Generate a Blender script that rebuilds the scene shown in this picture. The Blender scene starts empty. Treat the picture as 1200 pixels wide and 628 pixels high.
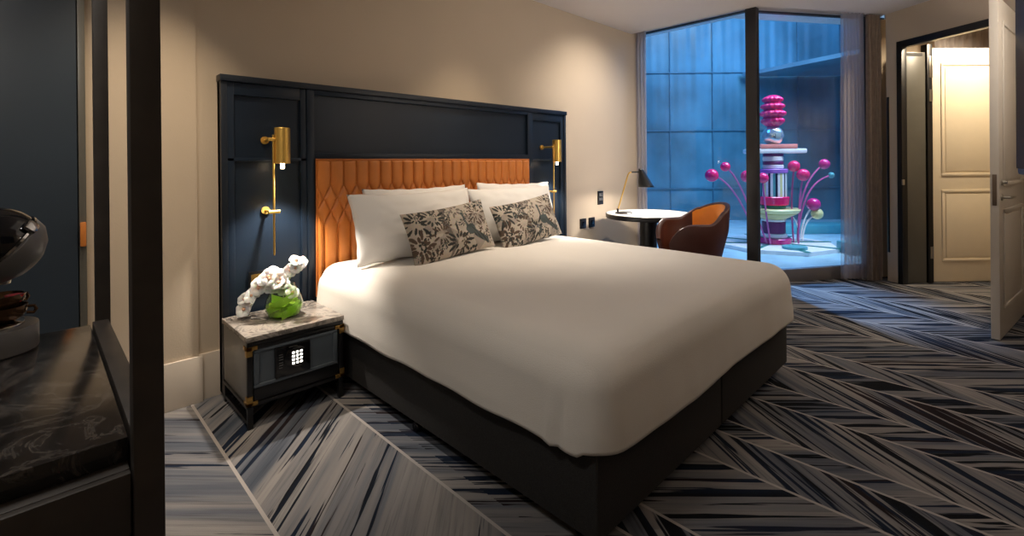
import bpy, bmesh, math, random
from mathutils import Vector, Matrix, noise
PI = math.pi
random.seed(7)
COL = bpy.context.scene.collection
H = 1.25
# ------------------------------------------------------------------ camera
F = Vector((0.70342276, 0.71076939, -0.00181157))
R = Vector((0.7107305, -0.70340714, -0.00897502))
U = R.cross(F)
cam_d = bpy.data.cameras.new('camera'); cam = bpy.data.objects.new('camera', cam_d); COL.objects.link(cam)
cam.matrix_world = Matrix(((R.x, U.x, -F.x, 0), (R.y, U.y, -F.y, 0), (R.z, U.z, -F.z, H), (0, 0, 0, 1)))
cam_d.sensor_width = 36; cam_d.lens = 561.5 / 1200 * 36; cam_d.shift_y = -(314 - 192.6) / 1200
cam_d.clip_start = 0.02; cam_d.clip_end = 200
bpy.context.scene.camera = cam
RX, RY = 0.7107, -0.7034      # horizontal "right of view" direction, used only to turn furniture
PH = math.radians(-33.55)     # heading of the angled window wall
A2 = Vector((math.cos(PH), math.sin(PH), 0)); B2 = Vector((-math.sin(PH), math.cos(PH), 0))

# ------------------------------------------------------------------ materials
def mat(name, color, rough=0.5, metal=0.0, var=0.06, scale=8.0, bump=0.0, bscale=60.0, spec=0.5, **kw):
    m = bpy.data.materials.new(name); m.use_nodes = True
    nt = m.node_tree; b = nt.nodes['Principled BSDF']
    b.inputs['Roughness'].default_value = rough; b.inputs['Metallic'].default_value = metal
    b.inputs['Specular IOR Level'].default_value = spec
    tc = nt.nodes.new('ShaderNodeTexCoord')
    n = nt.nodes.new('ShaderNodeTexNoise'); n.inputs['Scale'].default_value = scale; n.inputs['Detail'].default_value = 4
    nt.links.new(tc.outputs['Object'], n.inputs['Vector'])
    r = nt.nodes.new('ShaderNodeValToRGB')
    c = Vector(color[:3])
    r.color_ramp.elements[0].position = 0.3; r.color_ramp.elements[1].position = 0.7
    r.color_ramp.elements[0].color = (*(c * (1 - var)), 1); r.color_ramp.elements[1].color = (*[min(1, x * (1 + var)) for x in c], 1)
    nt.links.new(n.outputs['Fac'], r.inputs['Fac']); nt.links.new(r.outputs['Color'], b.inputs['Base Color'])
    if bump:
        n2 = nt.nodes.new('ShaderNodeTexNoise'); n2.inputs['Scale'].default_value = bscale; n2.inputs['Detail'].default_value = 3
        nt.links.new(tc.outputs['Object'], n2.inputs['Vector'])
        bp = nt.nodes.new('ShaderNodeBump'); bp.inputs['Strength'].default_value = bump; bp.inputs['Distance'].default_value = 0.01
        nt.links.new(n2.outputs['Fac'], bp.inputs['Height']); nt.links.new(bp.outputs['Normal'], b.inputs['Normal'])
    for k, v in kw.items():
        b.inputs[k.replace('_', ' ')].default_value = v
    return m

def emis(name, color, strength):
    m = bpy.data.materials.new(name); m.use_nodes = True
    b = m.node_tree.nodes['Principled BSDF']
    b.inputs['Base Color'].default_value = (*color, 1)
    b.inputs['Emission Color'].default_value = (*color, 1); b.inputs['Emission Strength'].default_value = strength
    return m

def glass_mat(name, tint=(1, 1, 1), refl=0.06):
    m = bpy.data.materials.new(name); m.use_nodes = True; nt = m.node_tree
    nt.nodes.clear()
    o = nt.nodes.new('ShaderNodeOutputMaterial'); mx = nt.nodes.new('ShaderNodeMixShader')
    t = nt.nodes.new('ShaderNodeBsdfTransparent'); t.inputs['Color'].default_value = (*tint, 1)
    g = nt.nodes.new('ShaderNodeBsdfGlossy'); g.inputs['Roughness'].default_value = 0.02
    lw = nt.nodes.new('ShaderNodeFresnel'); lw.inputs['IOR'].default_value = 1.3
    nt.links.new(lw.outputs[0], mx.inputs[0]); nt.links.new(t.outputs[0], mx.inputs[1]); nt.links.new(g.outputs[0], mx.inputs[2])
    nt.links.new(mx.outputs[0], o.inputs['Surface'])
    return m

def sheer_mat(name, color, opacity):
    m = bpy.data.materials.new(name); m.use_nodes = True; nt = m.node_tree; nt.nodes.clear()
    o = nt.nodes.new('ShaderNodeOutputMaterial'); mx = nt.nodes.new('ShaderNodeMixShader'); mx2 = nt.nodes.new('ShaderNodeMixShader')
    t = nt.nodes.new('ShaderNodeBsdfTransparent'); d = nt.nodes.new('ShaderNodeBsdfDiffuse'); tl = nt.nodes.new('ShaderNodeBsdfTranslucent')
    d.inputs['Color'].default_value = (*color, 1); tl.inputs['Color'].default_value = (*color, 1)
    tc = nt.nodes.new('ShaderNodeTexCoord'); n = nt.nodes.new('ShaderNodeTexNoise'); n.inputs['Scale'].default_value = 300
    mr = nt.nodes.new('ShaderNodeMapRange'); mr.inputs['To Min'].default_value = opacity - 0.08; mr.inputs['To Max'].default_value = opacity + 0.08
    nt.links.new(tc.outputs['Object'], n.inputs['Vector']); nt.links.new(n.outputs['Fac'], mr.inputs['Value'])
    mx2.inputs[0].default_value = 0.5
    nt.links.new(d.outputs[0], mx2.inputs[1]); nt.links.new(tl.outputs[0], mx2.inputs[2])
    nt.links.new(mr.outputs[0], mx.inputs[0]); nt.links.new(t.outputs[0], mx.inputs[1]); nt.links.new(mx2.outputs[0], mx.inputs[2])
    nt.links.new(mx.outputs[0], o.inputs['Surface'])
    return m

def marble_mat(name, base, vein, rough=0.15, scale=3.0):
    m = bpy.data.materials.new(name); m.use_nodes = True; nt = m.node_tree; b = nt.nodes['Principled BSDF']
    tc = nt.nodes.new('ShaderNodeTexCoord'); n = nt.nodes.new('ShaderNodeTexNoise')
    n.inputs['Scale'].default_value = scale; n.inputs['Detail'].default_value = 9; n.inputs['Distortion'].default_value = 1.6; n.inputs['Roughness'].default_value = 0.65
    nt.links.new(tc.outputs['Object'], n.inputs['Vector'])
    r = nt.nodes.new('ShaderNodeValToRGB'); e = r.color_ramp.elements
    e[0].position = 0.0; e[0].color = (*base, 1); e[1].position = 1.0; e[1].color = (*base, 1)
    mid = [b_ * 2 for b_ in base]
    for p, c in ((0.42, base), (0.47, mid), (0.50, vein), (0.53, mid), (0.6, base)):
        q = e.new(p); q.color = (*c, 1)
    nt.links.new(n.outputs['Fac'], r.inputs['Fac']); nt.links.new(r.outputs['Color'], b.inputs['Base Color'])
    b.inputs['Roughness'].default_value = rough
    return m

def attr_mat(name, rough=0.8):
    m = bpy.data.materials.new(name); m.use_nodes = True; nt = m.node_tree; b = nt.nodes['Principled BSDF']
    a = nt.nodes.new('ShaderNodeVertexColor'); a.layer_name = 'print'
    n = nt.nodes.new('ShaderNodeTexNoise'); n.inputs['Scale'].default_value = 90; n.inputs['Detail'].default_value = 3
    tc = nt.nodes.new('ShaderNodeTexCoord'); nt.links.new(tc.outputs['Object'], n.inputs['Vector'])
    mx = nt.nodes.new('ShaderNodeMix'); mx.data_type = 'RGBA'; mx.blend_type = 'MULTIPLY'; mx.inputs[0].default_value = 0.35
    nt.links.new(a.outputs['Color'], mx.inputs[6]); nt.links.new(n.outputs['Color'], mx.inputs[7])
    nt.links.new(mx.outputs[2], b.inputs['Base Color'])
    b.inputs['Roughness'].default_value = rough
    return m

def carpet_mat():
    m = bpy.data.materials.new('carpet'); m.use_nodes = True; nt = m.node_tree; L = nt.links.new
    b = nt.nodes['Principled BSDF']; b.inputs['Roughness'].default_value = 0.95; b.inputs['Specular IOR Level'].default_value = 0.1
    tc = nt.nodes.new('ShaderNodeTexCoord'); sp = nt.nodes.new('ShaderNodeSeparateXYZ'); L(tc.outputs['Object'], sp.inputs[0])
    def math_(op, a, b_=None, clamp=False):
        n = nt.nodes.new('ShaderNodeMath'); n.operation = op; n.use_clamp = clamp
        for i, v in enumerate((a, b_)):
            if v is None: continue
            if isinstance(v, (int, float)): n.inputs[i].default_value = v
            else: L(v, n.inputs[i])
        return n.outputs[0]
    seams = [0.0, 0.565, 1.115, 1.40, 1.56, 2.01, 2.24, 2.36, 2.68, 2.90, 3.22, 3.40, 3.60, 4.17, 4.55, 4.95, 5.35, 5.75, 6.15, 6.6, 7.1, 7.7]
    cnt = None
    for s_ in seams[1:]:
        g = math_('GREATER_THAN', sp.outputs['X'], s_)
        cnt = g if cnt is None else math_('ADD', cnt, g)
    sign = math_('MODULO', cnt, 2.0)
    off = math_('FRACT', math_('ADD', math_('MULTIPLY', cnt, 0.6180339), 0.37))
    # two stripe headings; pick by strip
    def heading(deg):
        c, s = math.cos(math.radians(deg)), math.sin(math.radians(deg))
        al = math_('ADD', math_('MULTIPLY', sp.outputs['X'], c), math_('MULTIPLY', sp.outputs['Y'], s))
        ac = math_('ADD', math_('MULTIPLY', sp.outputs['X'], -s), math_('MULTIPLY', sp.outputs['Y'], c))
        return al, ac
    a0, c0 = heading(-46); a1, c1 = heading(56)
    def mixf(x, y):
        n = nt.nodes.new('ShaderNodeMix'); L(sign, n.inputs[0]); L(x, n.inputs[2]); L(y, n.inputs[3]); return n.outputs[0]
    a2, c2 = heading(46); left = math_('LESS_THAN', sp.outputs['X'], 1.2)
    def mixl(x, y):
        n = nt.nodes.new('ShaderNodeMix'); L(left, n.inputs[0]); L(x, n.inputs[2]); L(y, n.inputs[3]); return n.outputs[0]
    al, ac = mixf(a0, mixl(a1, a2)), mixf(c0, mixl(c1, c2))
    ofs = math_('MULTIPLY', off, 37.0)
    def layer(sa, sc, detail, seed, dist=0.0):
        v = nt.nodes.new('ShaderNodeCombineXYZ')
        L(math_('ADD', math_('MULTIPLY', al, sa), seed), v.inputs[0]); L(math_('MULTIPLY', math_('ADD', ac, ofs), sc), v.inputs[1]); L(ofs, v.inputs[2])
        n = nt.nodes.new('ShaderNodeTexNoise'); n.inputs['Scale'].default_value = 1; n.inputs['Detail'].default_value = detail; n.inputs['Roughness'].default_value = 0.6
        n.inputs['Distortion'].default_value = dist
        L(v.outputs[0], n.inputs['Vector']); return n.outputs['Fac']
    def ramp2(fac, stops):
        r = nt.nodes.new('ShaderNodeValToRGB'); e = r.color_ramp.elements
        e[0].position, e[0].color = stops[0][0], (*stops[0][1], 1); e[1].position, e[1].color = stops[-1][0], (*stops[-1][1], 1)
        for p, c in stops[1:-1]:
            q = e.new(p); q.color = (*c, 1)
        L(fac, r.inputs['Fac']); return r.outputs['Color']
    base = ramp2(layer(0.35, 7.5, 3, 1.0), [(0.25, (0.055, 0.068, 0.09)), (0.40, (0.12, 0.13, 0.155)), (0.5, (0.205, 0.20, 0.205)), (0.62, (0.285, 0.27, 0.26)), (0.8, (0.18, 0.18, 0.19))])
    fine = ramp2(layer(2.2, 75, 4, 5.0), [(0.3, (0.62, 0.62, 0.64)), (0.5, (1, 1, 1)), (0.7, (1.0, 0.98, 0.95))])
    def mul(a, b_, f=1.0):
        n = nt.nodes.new('ShaderNodeMix'); n.data_type = 'RGBA'; n.blend_type = 'MULTIPLY'; n.inputs[0].default_value = f
        L(a, n.inputs[6]); L(b_, n.inputs[7]); return n.outputs[2]
    c = mul(base, fine)
    dark = math_('SUBTRACT', layer(1.0, 30, 2.5, 9.0, 0.2), 0.565)
    big = math_('SUBTRACT', layer(0.4, 2.2, 1, 3.0), 0.5)
    thr = math_('ADD', dark, math_('MULTIPLY', big, 0.30))
    rag = math_('MULTIPLY', math_('SUBTRACT', layer(10, 120, 2, 2.0), 0.5), 0.06)
    # the strips left of the bed (x < 0.565) carry fewer dark streaks
    lim = math_('MULTIPLY', math_('LESS_THAN', sp.outputs['X'], 0.565), 0.075)
    rgt = math_('MULTIPLY', math_('GREATER_THAN', sp.outputs['X'], 1.2), 0.055)
    fac = math_('MULTIPLY', math_('ADD', math_('SUBTRACT', math_('ADD', thr, rag), lim), rgt), 45, True)
    mx = nt.nodes.new('ShaderNodeMix'); mx.data_type = 'RGBA'; L(fac, mx.inputs[0]); L(c, mx.inputs[6])
    dk = ramp2(layer(0.6, 8, 1, 14.0), [(0.4, (0.008, 0.009, 0.012)), (0.55, (0.012, 0.02, 0.04)), (0.62, (0.02, 0.014, 0.016))])
    L(dk, mx.inputs[7]); c = mx.outputs[2]
    # thin pale joints between the strips
    tot = None
    for s in seams[1:]:
        n = nt.nodes.new('ShaderNodeMath'); n.operation = 'COMPARE'; L(sp.outputs['X'], n.inputs[0]); n.inputs[1].default_value = s; n.inputs[2].default_value = 0.0065
        tot = n.outputs[0] if tot is None else math_('MAXIMUM', tot, n.outputs[0])
    mx2 = nt.nodes.new('ShaderNodeMix'); mx2.data_type = 'RGBA'; L(tot, mx2.inputs[0]); L(c, mx2.inputs[6]); mx2.inputs[7].default_value = (0.40, 0.37, 0.35, 1)
    L(mx2.outputs[2], b.inputs['Base Color'])
    pile = nt.nodes.new('ShaderNodeTexNoise'); pile.inputs['Scale'].default_value = 400; L(tc.outputs['Object'], pile.inputs['Vector'])
    bp = nt.nodes.new('ShaderNodeBump'); bp.inputs['Strength'].default_value = 0.5; bp.inputs['Distance'].default_value = 0.004
    L(pile.outputs['Fac'], bp.inputs['Height']); L(bp.outputs['Normal'], b.inputs['Normal'])
    return m

M = {
 'wall': mat('wall_paint', (0.52, 0.43, 0.325), 0.85, var=0.02, scale=2, bump=0.08, bscale=120),
 'ceiling': mat('ceiling_paint', (0.74, 0.68, 0.64), 0.9, var=0.01, scale=1),
 'trim': mat('cream_trim', (0.62, 0.54, 0.45), 0.5, var=0.02),
 'door_white': mat('door_paint', (0.62, 0.58, 0.52), 0.45, var=0.02),
 'door_cream': mat('cream_door_paint', (0.78, 0.68, 0.52), 0.45, var=0.02),
 'black': mat('black_lacquer', (0.006, 0.006, 0.007), 0.35, var=0.1),
 'black_brown': mat('dark_bronze_wood', (0.030, 0.024, 0.020), 0.5, var=0.25, scale=20),
 'navy': mat('navy_lacquer', (0.009, 0.017, 0.031), 0.36, spec=0.35, var=0.1, scale=3),
 'navy_edge': mat('navy_edge', (0.006, 0.011, 0.02), 0.4, var=0.1, scale=3),
 'navy_door': mat('wardrobe_lacquer', (0.022, 0.033, 0.047), 0.38, var=0.08, scale=2),
 'grey_door': mat('grey_lacquer', (0.10, 0.095, 0.08), 0.33, var=0.05),
 'leather': mat('tan_leather', (0.56, 0.185, 0.035), 0.42, var=0.1, scale=5, bump=0.1, bscale=250),
 'piping': mat('leather_piping', (0.45, 0.14, 0.03), 0.45),
 'brass': mat('brass', (0.85, 0.55, 0.14), 0.34, 0.8, var=0.06),
 'brass_dull': mat('aged_brass', (0.50, 0.30, 0.09), 0.4, 1.0, var=0.25, scale=40),
 'steel': mat('satin_steel', (0.5, 0.47, 0.42), 0.3, 1.0),
 'linen': mat('white_linen', (0.78, 0.745, 0.69), 0.85, var=0.015, scale=3, bump=0.18, bscale=260, Sheen_Weight=0.15),
 'pillow': mat('pillow_cotton', (0.86, 0.85, 0.83), 0.85, var=0.02, scale=4, bump=0.12, bscale=200),
 'base': mat('charcoal_upholstery', (0.021, 0.020, 0.020), 0.9, var=0.3, scale=180, bump=0.3, bscale=300),
 'mattress': mat('mattress_ticking', (0.6, 0.58, 0.55), 0.9),
 'ns_side': mat('nightstand_side', (0.20, 0.19, 0.17), 0.3, var=0.1, scale=3),
 'ns_front': mat('nightstand_lacquer', (0.09, 0.11, 0.13), 0.34, var=0.15, scale=6),
 'ns_marble': marble_mat('nightstand_marble', (0.15, 0.135, 0.12), (0.34, 0.30, 0.26), 0.22, 7),
 'counter': marble_mat('black_marble', (0.008, 0.007, 0.007), (0.055, 0.048, 0.042), 0.16, 9),
 'petal': mat('white_petal', (0.93, 0.92, 0.90), 0.6, var=0.02, Subsurface_Weight=0.15),
 'petal_core': mat('petal_core', (0.75, 0.45, 0.30), 0.6),
 'stem': mat('flower_stem', (0.35, 0.45, 0.16), 0.6),
 'leaf': mat('curled_leaf', (0.48, 0.78, 0.10), 0.4),
 'grey_plastic': mat('grey_plastic', (0.13, 0.13, 0.13), 0.35),
 'gloss_black': mat('gloss_black', (0.004, 0.004, 0.005), 0.06),
 'chrome': mat('chrome', (0.45, 0.44, 0.43), 0.12, 1.0),
 'bronze_glass': mat('bronze_glaze', (0.13, 0.07, 0.035), 0.15, 0.7),
 'red': mat('red_capsule', (0.7, 0.02, 0.03), 0.25),
 'table_top': mat('white_table_top', (0.8, 0.78, 0.74), 0.3),
 'chair_out': mat('oxblood_leather', (0.06, 0.017, 0.012), 0.42, var=0.12, bump=0.08),
 'chair_in': mat('orange_leather', (0.85, 0.27, 0.02), 0.38, var=0.05, bump=0.08),
 'drape': mat('brown_drape', (0.20, 0.15, 0.115), 0.9, var=0.1, scale=20),
 'sheer': sheer_mat('sheer_voile', (0.62, 0.56, 0.57), 0.42),
 'sheer_thick': sheer_mat('sheer_voile_bunched', (0.60, 0.55, 0.54), 0.85),
 'frame': mat('window_aluminium', (0.035, 0.034, 0.036), 0.4, 0.4),
 'sill': mat('sill_panel', (0.12, 0.11, 0.11), 0.5),
 'glass': glass_mat('window_glass', (0.92, 0.96, 1.0)),
 'carpet': carpet_mat(),
 'screen': mat('tv_screen', (0.01, 0.012, 0.02), 0.12),
 'key_lit': emis('lit_keys', (1.0, 0.97, 0.9), 2.2),
 'bulb': emis('lamp_glow', (1.0, 0.82, 0.55), 14),
 'soft_lit': emis('ground_light_glow', (0.62, 0.72, 1.0), 14),
 # outside
 'facade': mat('facade_cladding', (0.15, 0.30, 0.38), 0.5, var=0.25, scale=1.2),
 'facade_glass': mat('facade_glass', (0.085, 0.22, 0.27), 0.35, var=0.45, scale=0.8),
 'facade_frame': mat('facade_frame', (0.07, 0.19, 0.25), 0.5, var=0.2),
 'plaza': mat('plaza_paving', (0.34, 0.55, 0.62), 0.35, var=0.2, scale=3),
 'pink': mat('pink_gloss', (0.85, 0.015, 0.16), 0.15, var=0.05, Coat_Weight=0.6),
 'magenta': mat('magenta_gloss', (0.62, 0.02, 0.22), 0.2, Coat_Weight=0.4),
 'silver': mat('silver_ball', (0.75, 0.85, 0.85), 0.16, 0.75),
 'salmon': mat('salmon_paint', (0.85, 0.30, 0.25), 0.4),
 'white_paint': mat('white_paint', (0.88, 0.88, 0.86), 0.35),
 'purple': mat('purple_paint', (0.16, 0.03, 0.13), 0.3),
 'violet': mat('violet_paint', (0.33, 0.14, 0.55), 0.3),
 'navy_paint': mat('navy_paint', (0.02, 0.03, 0.08), 0.3),
 'yellow': mat('yellow_paint', (0.75, 0.70, 0.32), 0.35),
 'green': mat('green_paint', (0.02, 0.22, 0.18), 0.35),
 'teal': mat('teal_paint', (0.08, 0.36, 0.40), 0.4),
 'wand': mat('lilac_stem', (0.55, 0.12, 0.35), 0.3),
}

# ------------------------------------------------------------------ mesh helpers
class MB:
    def __init__(s): s.bm = bmesh.new()
    def box(s, x0, x1, y0, y1, z0, z1, bevel=0.0, mtx=None, mi=0, seg=2):
        b = bmesh.new()
        vs = [b.verts.new((x, y, z)) for x in (x0, x1) for y in (y0, y1) for z in (z0, z1)]
        for f in ((0, 1, 3, 2), (4, 6, 7, 5), (0, 4, 5, 1), (2, 3, 7, 6), (0, 2, 6, 4), (1, 5, 7, 3)):
            b.faces.new([vs[i] for i in f])
        bmesh.ops.recalc_face_normals(b, faces=b.faces)
        if bevel: bmesh.ops.bevel(b, geom=list(b.edges), offset=bevel, segments=seg, profile=0.6, affect='EDGES')
        s._add(b, mtx, mi); return s
    def _add(s, b, mtx=None, mi=0):
        if mtx is not None: bmesh.ops.transform(b, matrix=mtx, verts=b.verts)
        for f in b.faces: f.material_index = mi
        me = bpy.data.meshes.new('t'); b.to_mesh(me); b.free(); s.bm.from_mesh(me); bpy.data.meshes.remove(me)
    def lathe(s, prof, n=32, c=(0, 0, 0), mtx=None, mi=0, caps=True):
        b = bmesh.new(); rings = []
        for r, z in prof:
            if r < 1e-6: rings.append([b.verts.new((c[0], c[1], c[2] + z))])
            else: rings.append([b.verts.new((c[0] + r * math.cos(2 * PI * k / n), c[1] + r * math.sin(2 * PI * k / n), c[2] + z)) for k in range(n)])
        for a, d in zip(rings, rings[1:]):
            for k in range(n):
                k2 = (k + 1) % n
                if len(a) == 1 and len(d) == 1: continue
                if len(a) == 1: b.faces.new((a[0], d[k2], d[k]))
                elif len(d) == 1: b.faces.new((a[k], a[k2], d[0]))
                else: b.faces.new((a[k], a[k2], d[k2], d[k]))
        if caps:
            for rg in (rings[0], rings[-1]):
                if len(rg) > 1: b.faces.new(rg)
        bmesh.ops.recalc_face_normals(b, faces=b.faces)
        s._add(b, mtx, mi); return s
    def tube(s, pts, rad, n=12, mi=0):
        pts = [Vector(p) for p in pts]; b = bmesh.new(); rings = []
        if not hasattr(rad, '__len__'): rad = [rad] * len(pts)
        up = None
        for i, p in enumerate(pts):
            t = (pts[min(i + 1, len(pts) - 1)] - pts[max(i - 1, 0)]).normalized()
            if up is None: up = t.orthogonal().normalized()
            up = (up - t * up.dot(t)).normalized(); sd = t.cross(up)
            rings.append([b.verts.new(p + (up * math.cos(2 * PI * k / n) + sd * math.sin(2 * PI * k / n)) * rad[i]) for k in range(n)])
        for a, d in zip(rings, rings[1:]):
            for k in range(n): b.faces.new((a[k], a[(k + 1) % n], d[(k + 1) % n], d[k]))
        b.faces.new(rings[0]); b.faces.new(rings[-1])
        bmesh.ops.recalc_face_normals(b, faces=b.faces)
        s._add(b, None, mi); return s
    def prism(s, poly, z0, z1, mi=0, bevel=0.0, mtx=None):
        b = bmesh.new(); lo = [b.verts.new((x, y, z0)) for x, y in poly]; hi = [b.verts.new((x, y, z1)) for x, y in poly]
        b.faces.new(lo); b.faces.new(hi)
        for i in range(len(poly)):
            j = (i + 1) % len(poly); b.faces.new((lo[i], lo[j], hi[j], hi[i]))
        bmesh.ops.recalc_face_normals(b, faces=b.faces)
        if bevel: bmesh.ops.bevel(b, geom=list(b.edges), offset=bevel, segments=2, profile=0.6, affect='EDGES')
        s._add(b, mtx, mi); return s
    def sphere(s, c, r, sc=(1, 1, 1), n=24, mi=0, mtx=None):
        b = bmesh.new(); bmesh.ops.create_uvsphere(b, u_segments=n, v_segments=n // 2, radius=r)
        bmesh.ops.scale(b, vec=sc, verts=b.verts); bmesh.ops.translate(b, vec=c, verts=b.verts); s._add(b, mtx, mi); return s
    def grid(s, nu, nv, fn, mi=0, close_u=False):
        b = bmesh.new(); g = [[b.verts.new(fn(i / nu, j / nv)) for j in range(nv + 1)] for i in range(nu + (0 if close_u else 1))]
        m_ = len(g)
        for i in range(nu):
            for j in range(nv):
                b.faces.new((g[i][j], g[(i + 1) % m_][j], g[(i + 1) % m_][j + 1], g[i][j + 1]))
        s._add(b, None, mi); return s
    def build(s, name, mats, parent=None, smooth=35, label=None):
        me = bpy.data.meshes.new(name); s.bm.to_mesh(me); s.bm.free()
        for m in (mats if isinstance(mats, (list, tuple)) else [mats]): me.materials.append(m)
        if smooth:
            me.shade_smooth(); me.set_sharp_from_angle(angle=math.radians(smooth))
        o = bpy.data.objects.new(name, me); COL.objects.link(o)
        if parent is not None: o.parent = parent
        if label: o['label'] = label
        return o

def empty(name, loc=(0, 0, 0), rz=0, label=None, cat=None, group=None):
    o = bpy.data.objects.new(name, None); COL.objects.link(o); o.location = loc; o.rotation_euler.z = rz; o.empty_display_size = 0.1
    return tag(o, label, cat, group)
def tag(o, label=None, cat=None, group=None, kind=None):
    if label: o['label'] = label
    if cat: o['category'] = cat
    if group: o['group'] = group
    if kind: o['kind'] = kind
    return o
def struct(o): o['kind'] = 'structure'; return o
def copy_tree(o, parent=None):
    c = o.copy(); COL.objects.link(c)
    if parent is not None: c.parent = parent
    for ch in [x for x in bpy.data.objects if x.parent == o]: copy_tree(ch, c)
    return c
def frame_mtx(o, xdir, ydir=None):
    """matrix with origin o, x axis along xdir (horizontal), z up"""
    x = Vector(xdir).normalized(); z = Vector((0, 0, 1)); y = z.cross(x)
    return Matrix(((x.x, y.x, 0, o[0]), (x.y, y.y, 0, o[1]), (0, 0, 1, o[2]), (0, 0, 0, 1)))

# ------------------------------------------------------------------ room shell
CEIL = 2.758
YW = 3.01
GL1 = 5.14                                    # facing window plane
def gl2(x): return 1.47 - 0.6634 * (x - 5.6)  # angled window plane
PB0 = Vector((6.254, 0.797, 0))               # corner where ceiling edge meets the doorway wall
room_floor = [(-1.35, -1.0), (6.0, -1.0), (6.6, -2.2), (9.0, -2.2), (9.0, -0.78), (6.50, 0.8735), (5.19, 1.742), (5.19, 3.1), (-1.35, 3.1)]
fl = struct(MB().prism(room_floor, -0.06, 0.0).build('floor', M['carpet'], smooth=0))

cpoly = [(-1.35, -1.02), (5.05, -1.02), (6.254, 0.797), (4.98, 1.63), (4.98, 3.1), (-1.35, 3.1)]
ce = MB().prism(cpoly, CEIL, CEIL + 0.045)
ce.prism([(4.90, 3.1), (4.90, 1.55), (6.2, 0.7), (6.62, 0.93), (5.32, 1.80), (5.32, 3.1)], CEIL + 0.046, CEIL + 0.1)
ce.prism([(-1.35, -1.02), (5.05, -1.02), (6.254, 0.797), (4.98, 1.63), (4.98, 3.1), (-1.35, 3.1)], CEIL + 0.046, CEIL + 0.12)
struct(ce.build('ceiling', M['ceiling'], smooth=0))

w = MB().box(-1.35, 5.16, YW, YW + 0.12, 0, CEIL + 0.1)
struct(w.build('wall_head', M['wall'], smooth=0))
w = MB().box(0.16, 0.60, 2.985, YW + 0.001, 0, CEIL)
struct(w.build('wall_head_left', M['wall'], smooth=0))
struct(MB().box(-1.35, -1.25, -1.02, YW, 0, CEIL).build('wall_left', M['wall'], smooth=0))
struct(MB().box(-1.25, 5.46, -1.02, -0.90, 0, CEIL).build('wall_foot', M['wall'], smooth=0))

# baseboards
b_ = MB(); b_.box(0.16, 0.616, 2.969, 2.985, 0, 0.244, bevel=0.003); struct(b_.build('baseboard_left', M['trim']))
b_ = MB(); b_.box(0.60, 5.0, 2.994, 3.01, 0, 0.244, bevel=0.003); struct(b_.build('baseboard_head', M['trim']))

# doorway wall, frame: local x runs from PB0 towards the camera side (-B2), local y into the hall
WBm = frame_mtx(PB0, -B2)      # x = -B2, y = z cross x
# opening starts .145 from the corner, .97 wide
OP0, OP1, OPH = 0.13, 1.10, 2.43
wb = MB()
side = 1 if (WBm.to_3x3() @ Vector((0, 1, 0))).dot(A2) > 0 else -1
def wbox(mb, x0, x1, y0, y1, z0, z1, **k):   # y measured into the hall
    ya, yb = sorted((y0 * side, y1 * side)); mb.box(x0, x1, ya, yb, z0, z1, mtx=WBm, **k)
wbox(wb, 0.0, OP0, 0, 0.10, 0, CEIL); wbox(wb, OP1, 2.15, 0, 0.10, 0, CEIL); wbox(wb, OP0, OP1, 0, 0.10, OPH, CEIL)
struct(wb.build('wall_doorway', M['wall'], smooth=0))
dr = MB()
FW = 0.042
wbox(dr, OP0 - 0.01, OP0 + FW, -0.014, 0.05, 0, OPH + 0.012, bevel=0.003)
wbox(dr, OP1 - FW, OP1 + 0.01, -0.014, 0.05, 0, OPH + 0.012, bevel=0.003)
wbox(dr, OP0 + FW, OP1 - FW, -0.014, 0.05, OPH - 0.055, OPH + 0.012, bevel=0.003)
dframe = struct(dr.build('trim_1', M['black']))
d = MB(); wbox(d, OP0 + FW - 0.004, OP0 + FW + 0.012, -0.018, 0.004, 1.00, 1.055, bevel=0.004)
d.build('strike_plate', M['steel'], dframe)

def panel_door(mb, w, h, t, fields, m=None, mi=0):
    """door leaf: local x 0..w, y 0..t, z; fields = raised moulding frames on both faces"""
    mb.box(0, w, 0, t, 0.008, h, bevel=0.002, mtx=m, mi=mi)
    for (x0, x1, z0, z1) in fields:
        for y0, y1 in ((-0.010, 0.001), (t - 0.001, t + 0.010)):
            for a in ((x0, x1, z0, z0 + .028), (x0, x1, z1 - .028, z1), (x0, x0 + .028, z0 + .028, z1 - .028), (x1 - .028, x1, z0 + .028, z1 - .028)):
                mb.box(a[0], a[1], y0, y1, a[2], a[3], bevel=0.006, mtx=m, mi=mi)
            mb.box(x0 + .045, x1 - .045, y0 * .55, y1 if y0 < 0 else t + .005, z0 + .045, z1 - .045, bevel=0.004, mtx=m, mi=mi) if y0 < 0 else mb.box(x0 + .045, x1 - .045, t - .001, t + .005, z0 + .045, z1 - .045, bevel=0.004, mtx=m, mi=mi)
# open bedroom door leaf, latch edge towards the room
LD = Vector((0.989, -0.148, 0))
door = empty('door_1', (4.686, 0.031, 0), math.atan2(LD.y, LD.x)); struct(door)
mb = MB(); panel_door(mb, 0.965, 2.37, 0.045, [(0.13, 0.85, 1.06, 2.22), (0.13, 0.85, 0.20, 0.90)], m=Matrix.Translation((0, -0.045, 0)))
mb.build('leaf', M['door_white'], door)
mb = MB(); mb.box(-0.0025, 0.001, -0.034, -0.011, 0.93, 1.145, bevel=0.001); mb.box(-0.006, 0.0, -0.030, -0.015, 1.09, 1.11); mb.build('lock_plate', mat('lock_metal', (0.20, 0.15, 0.11), 0.4, 0.6), door, label='worn brass lock plate on the door edge')
mb = MB(); ry = Matrix.Rotation(PI / 2, 4, 'X')
mb.lathe([(0.0, 0), (0.024, 0), (0.024, 0.008), (0.010, 0.012), (0.010, 0.045), (0, 0.045)], 24, mtx=Matrix.Translation((0.075, -0.045, 0.985)) @ ry)
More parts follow.
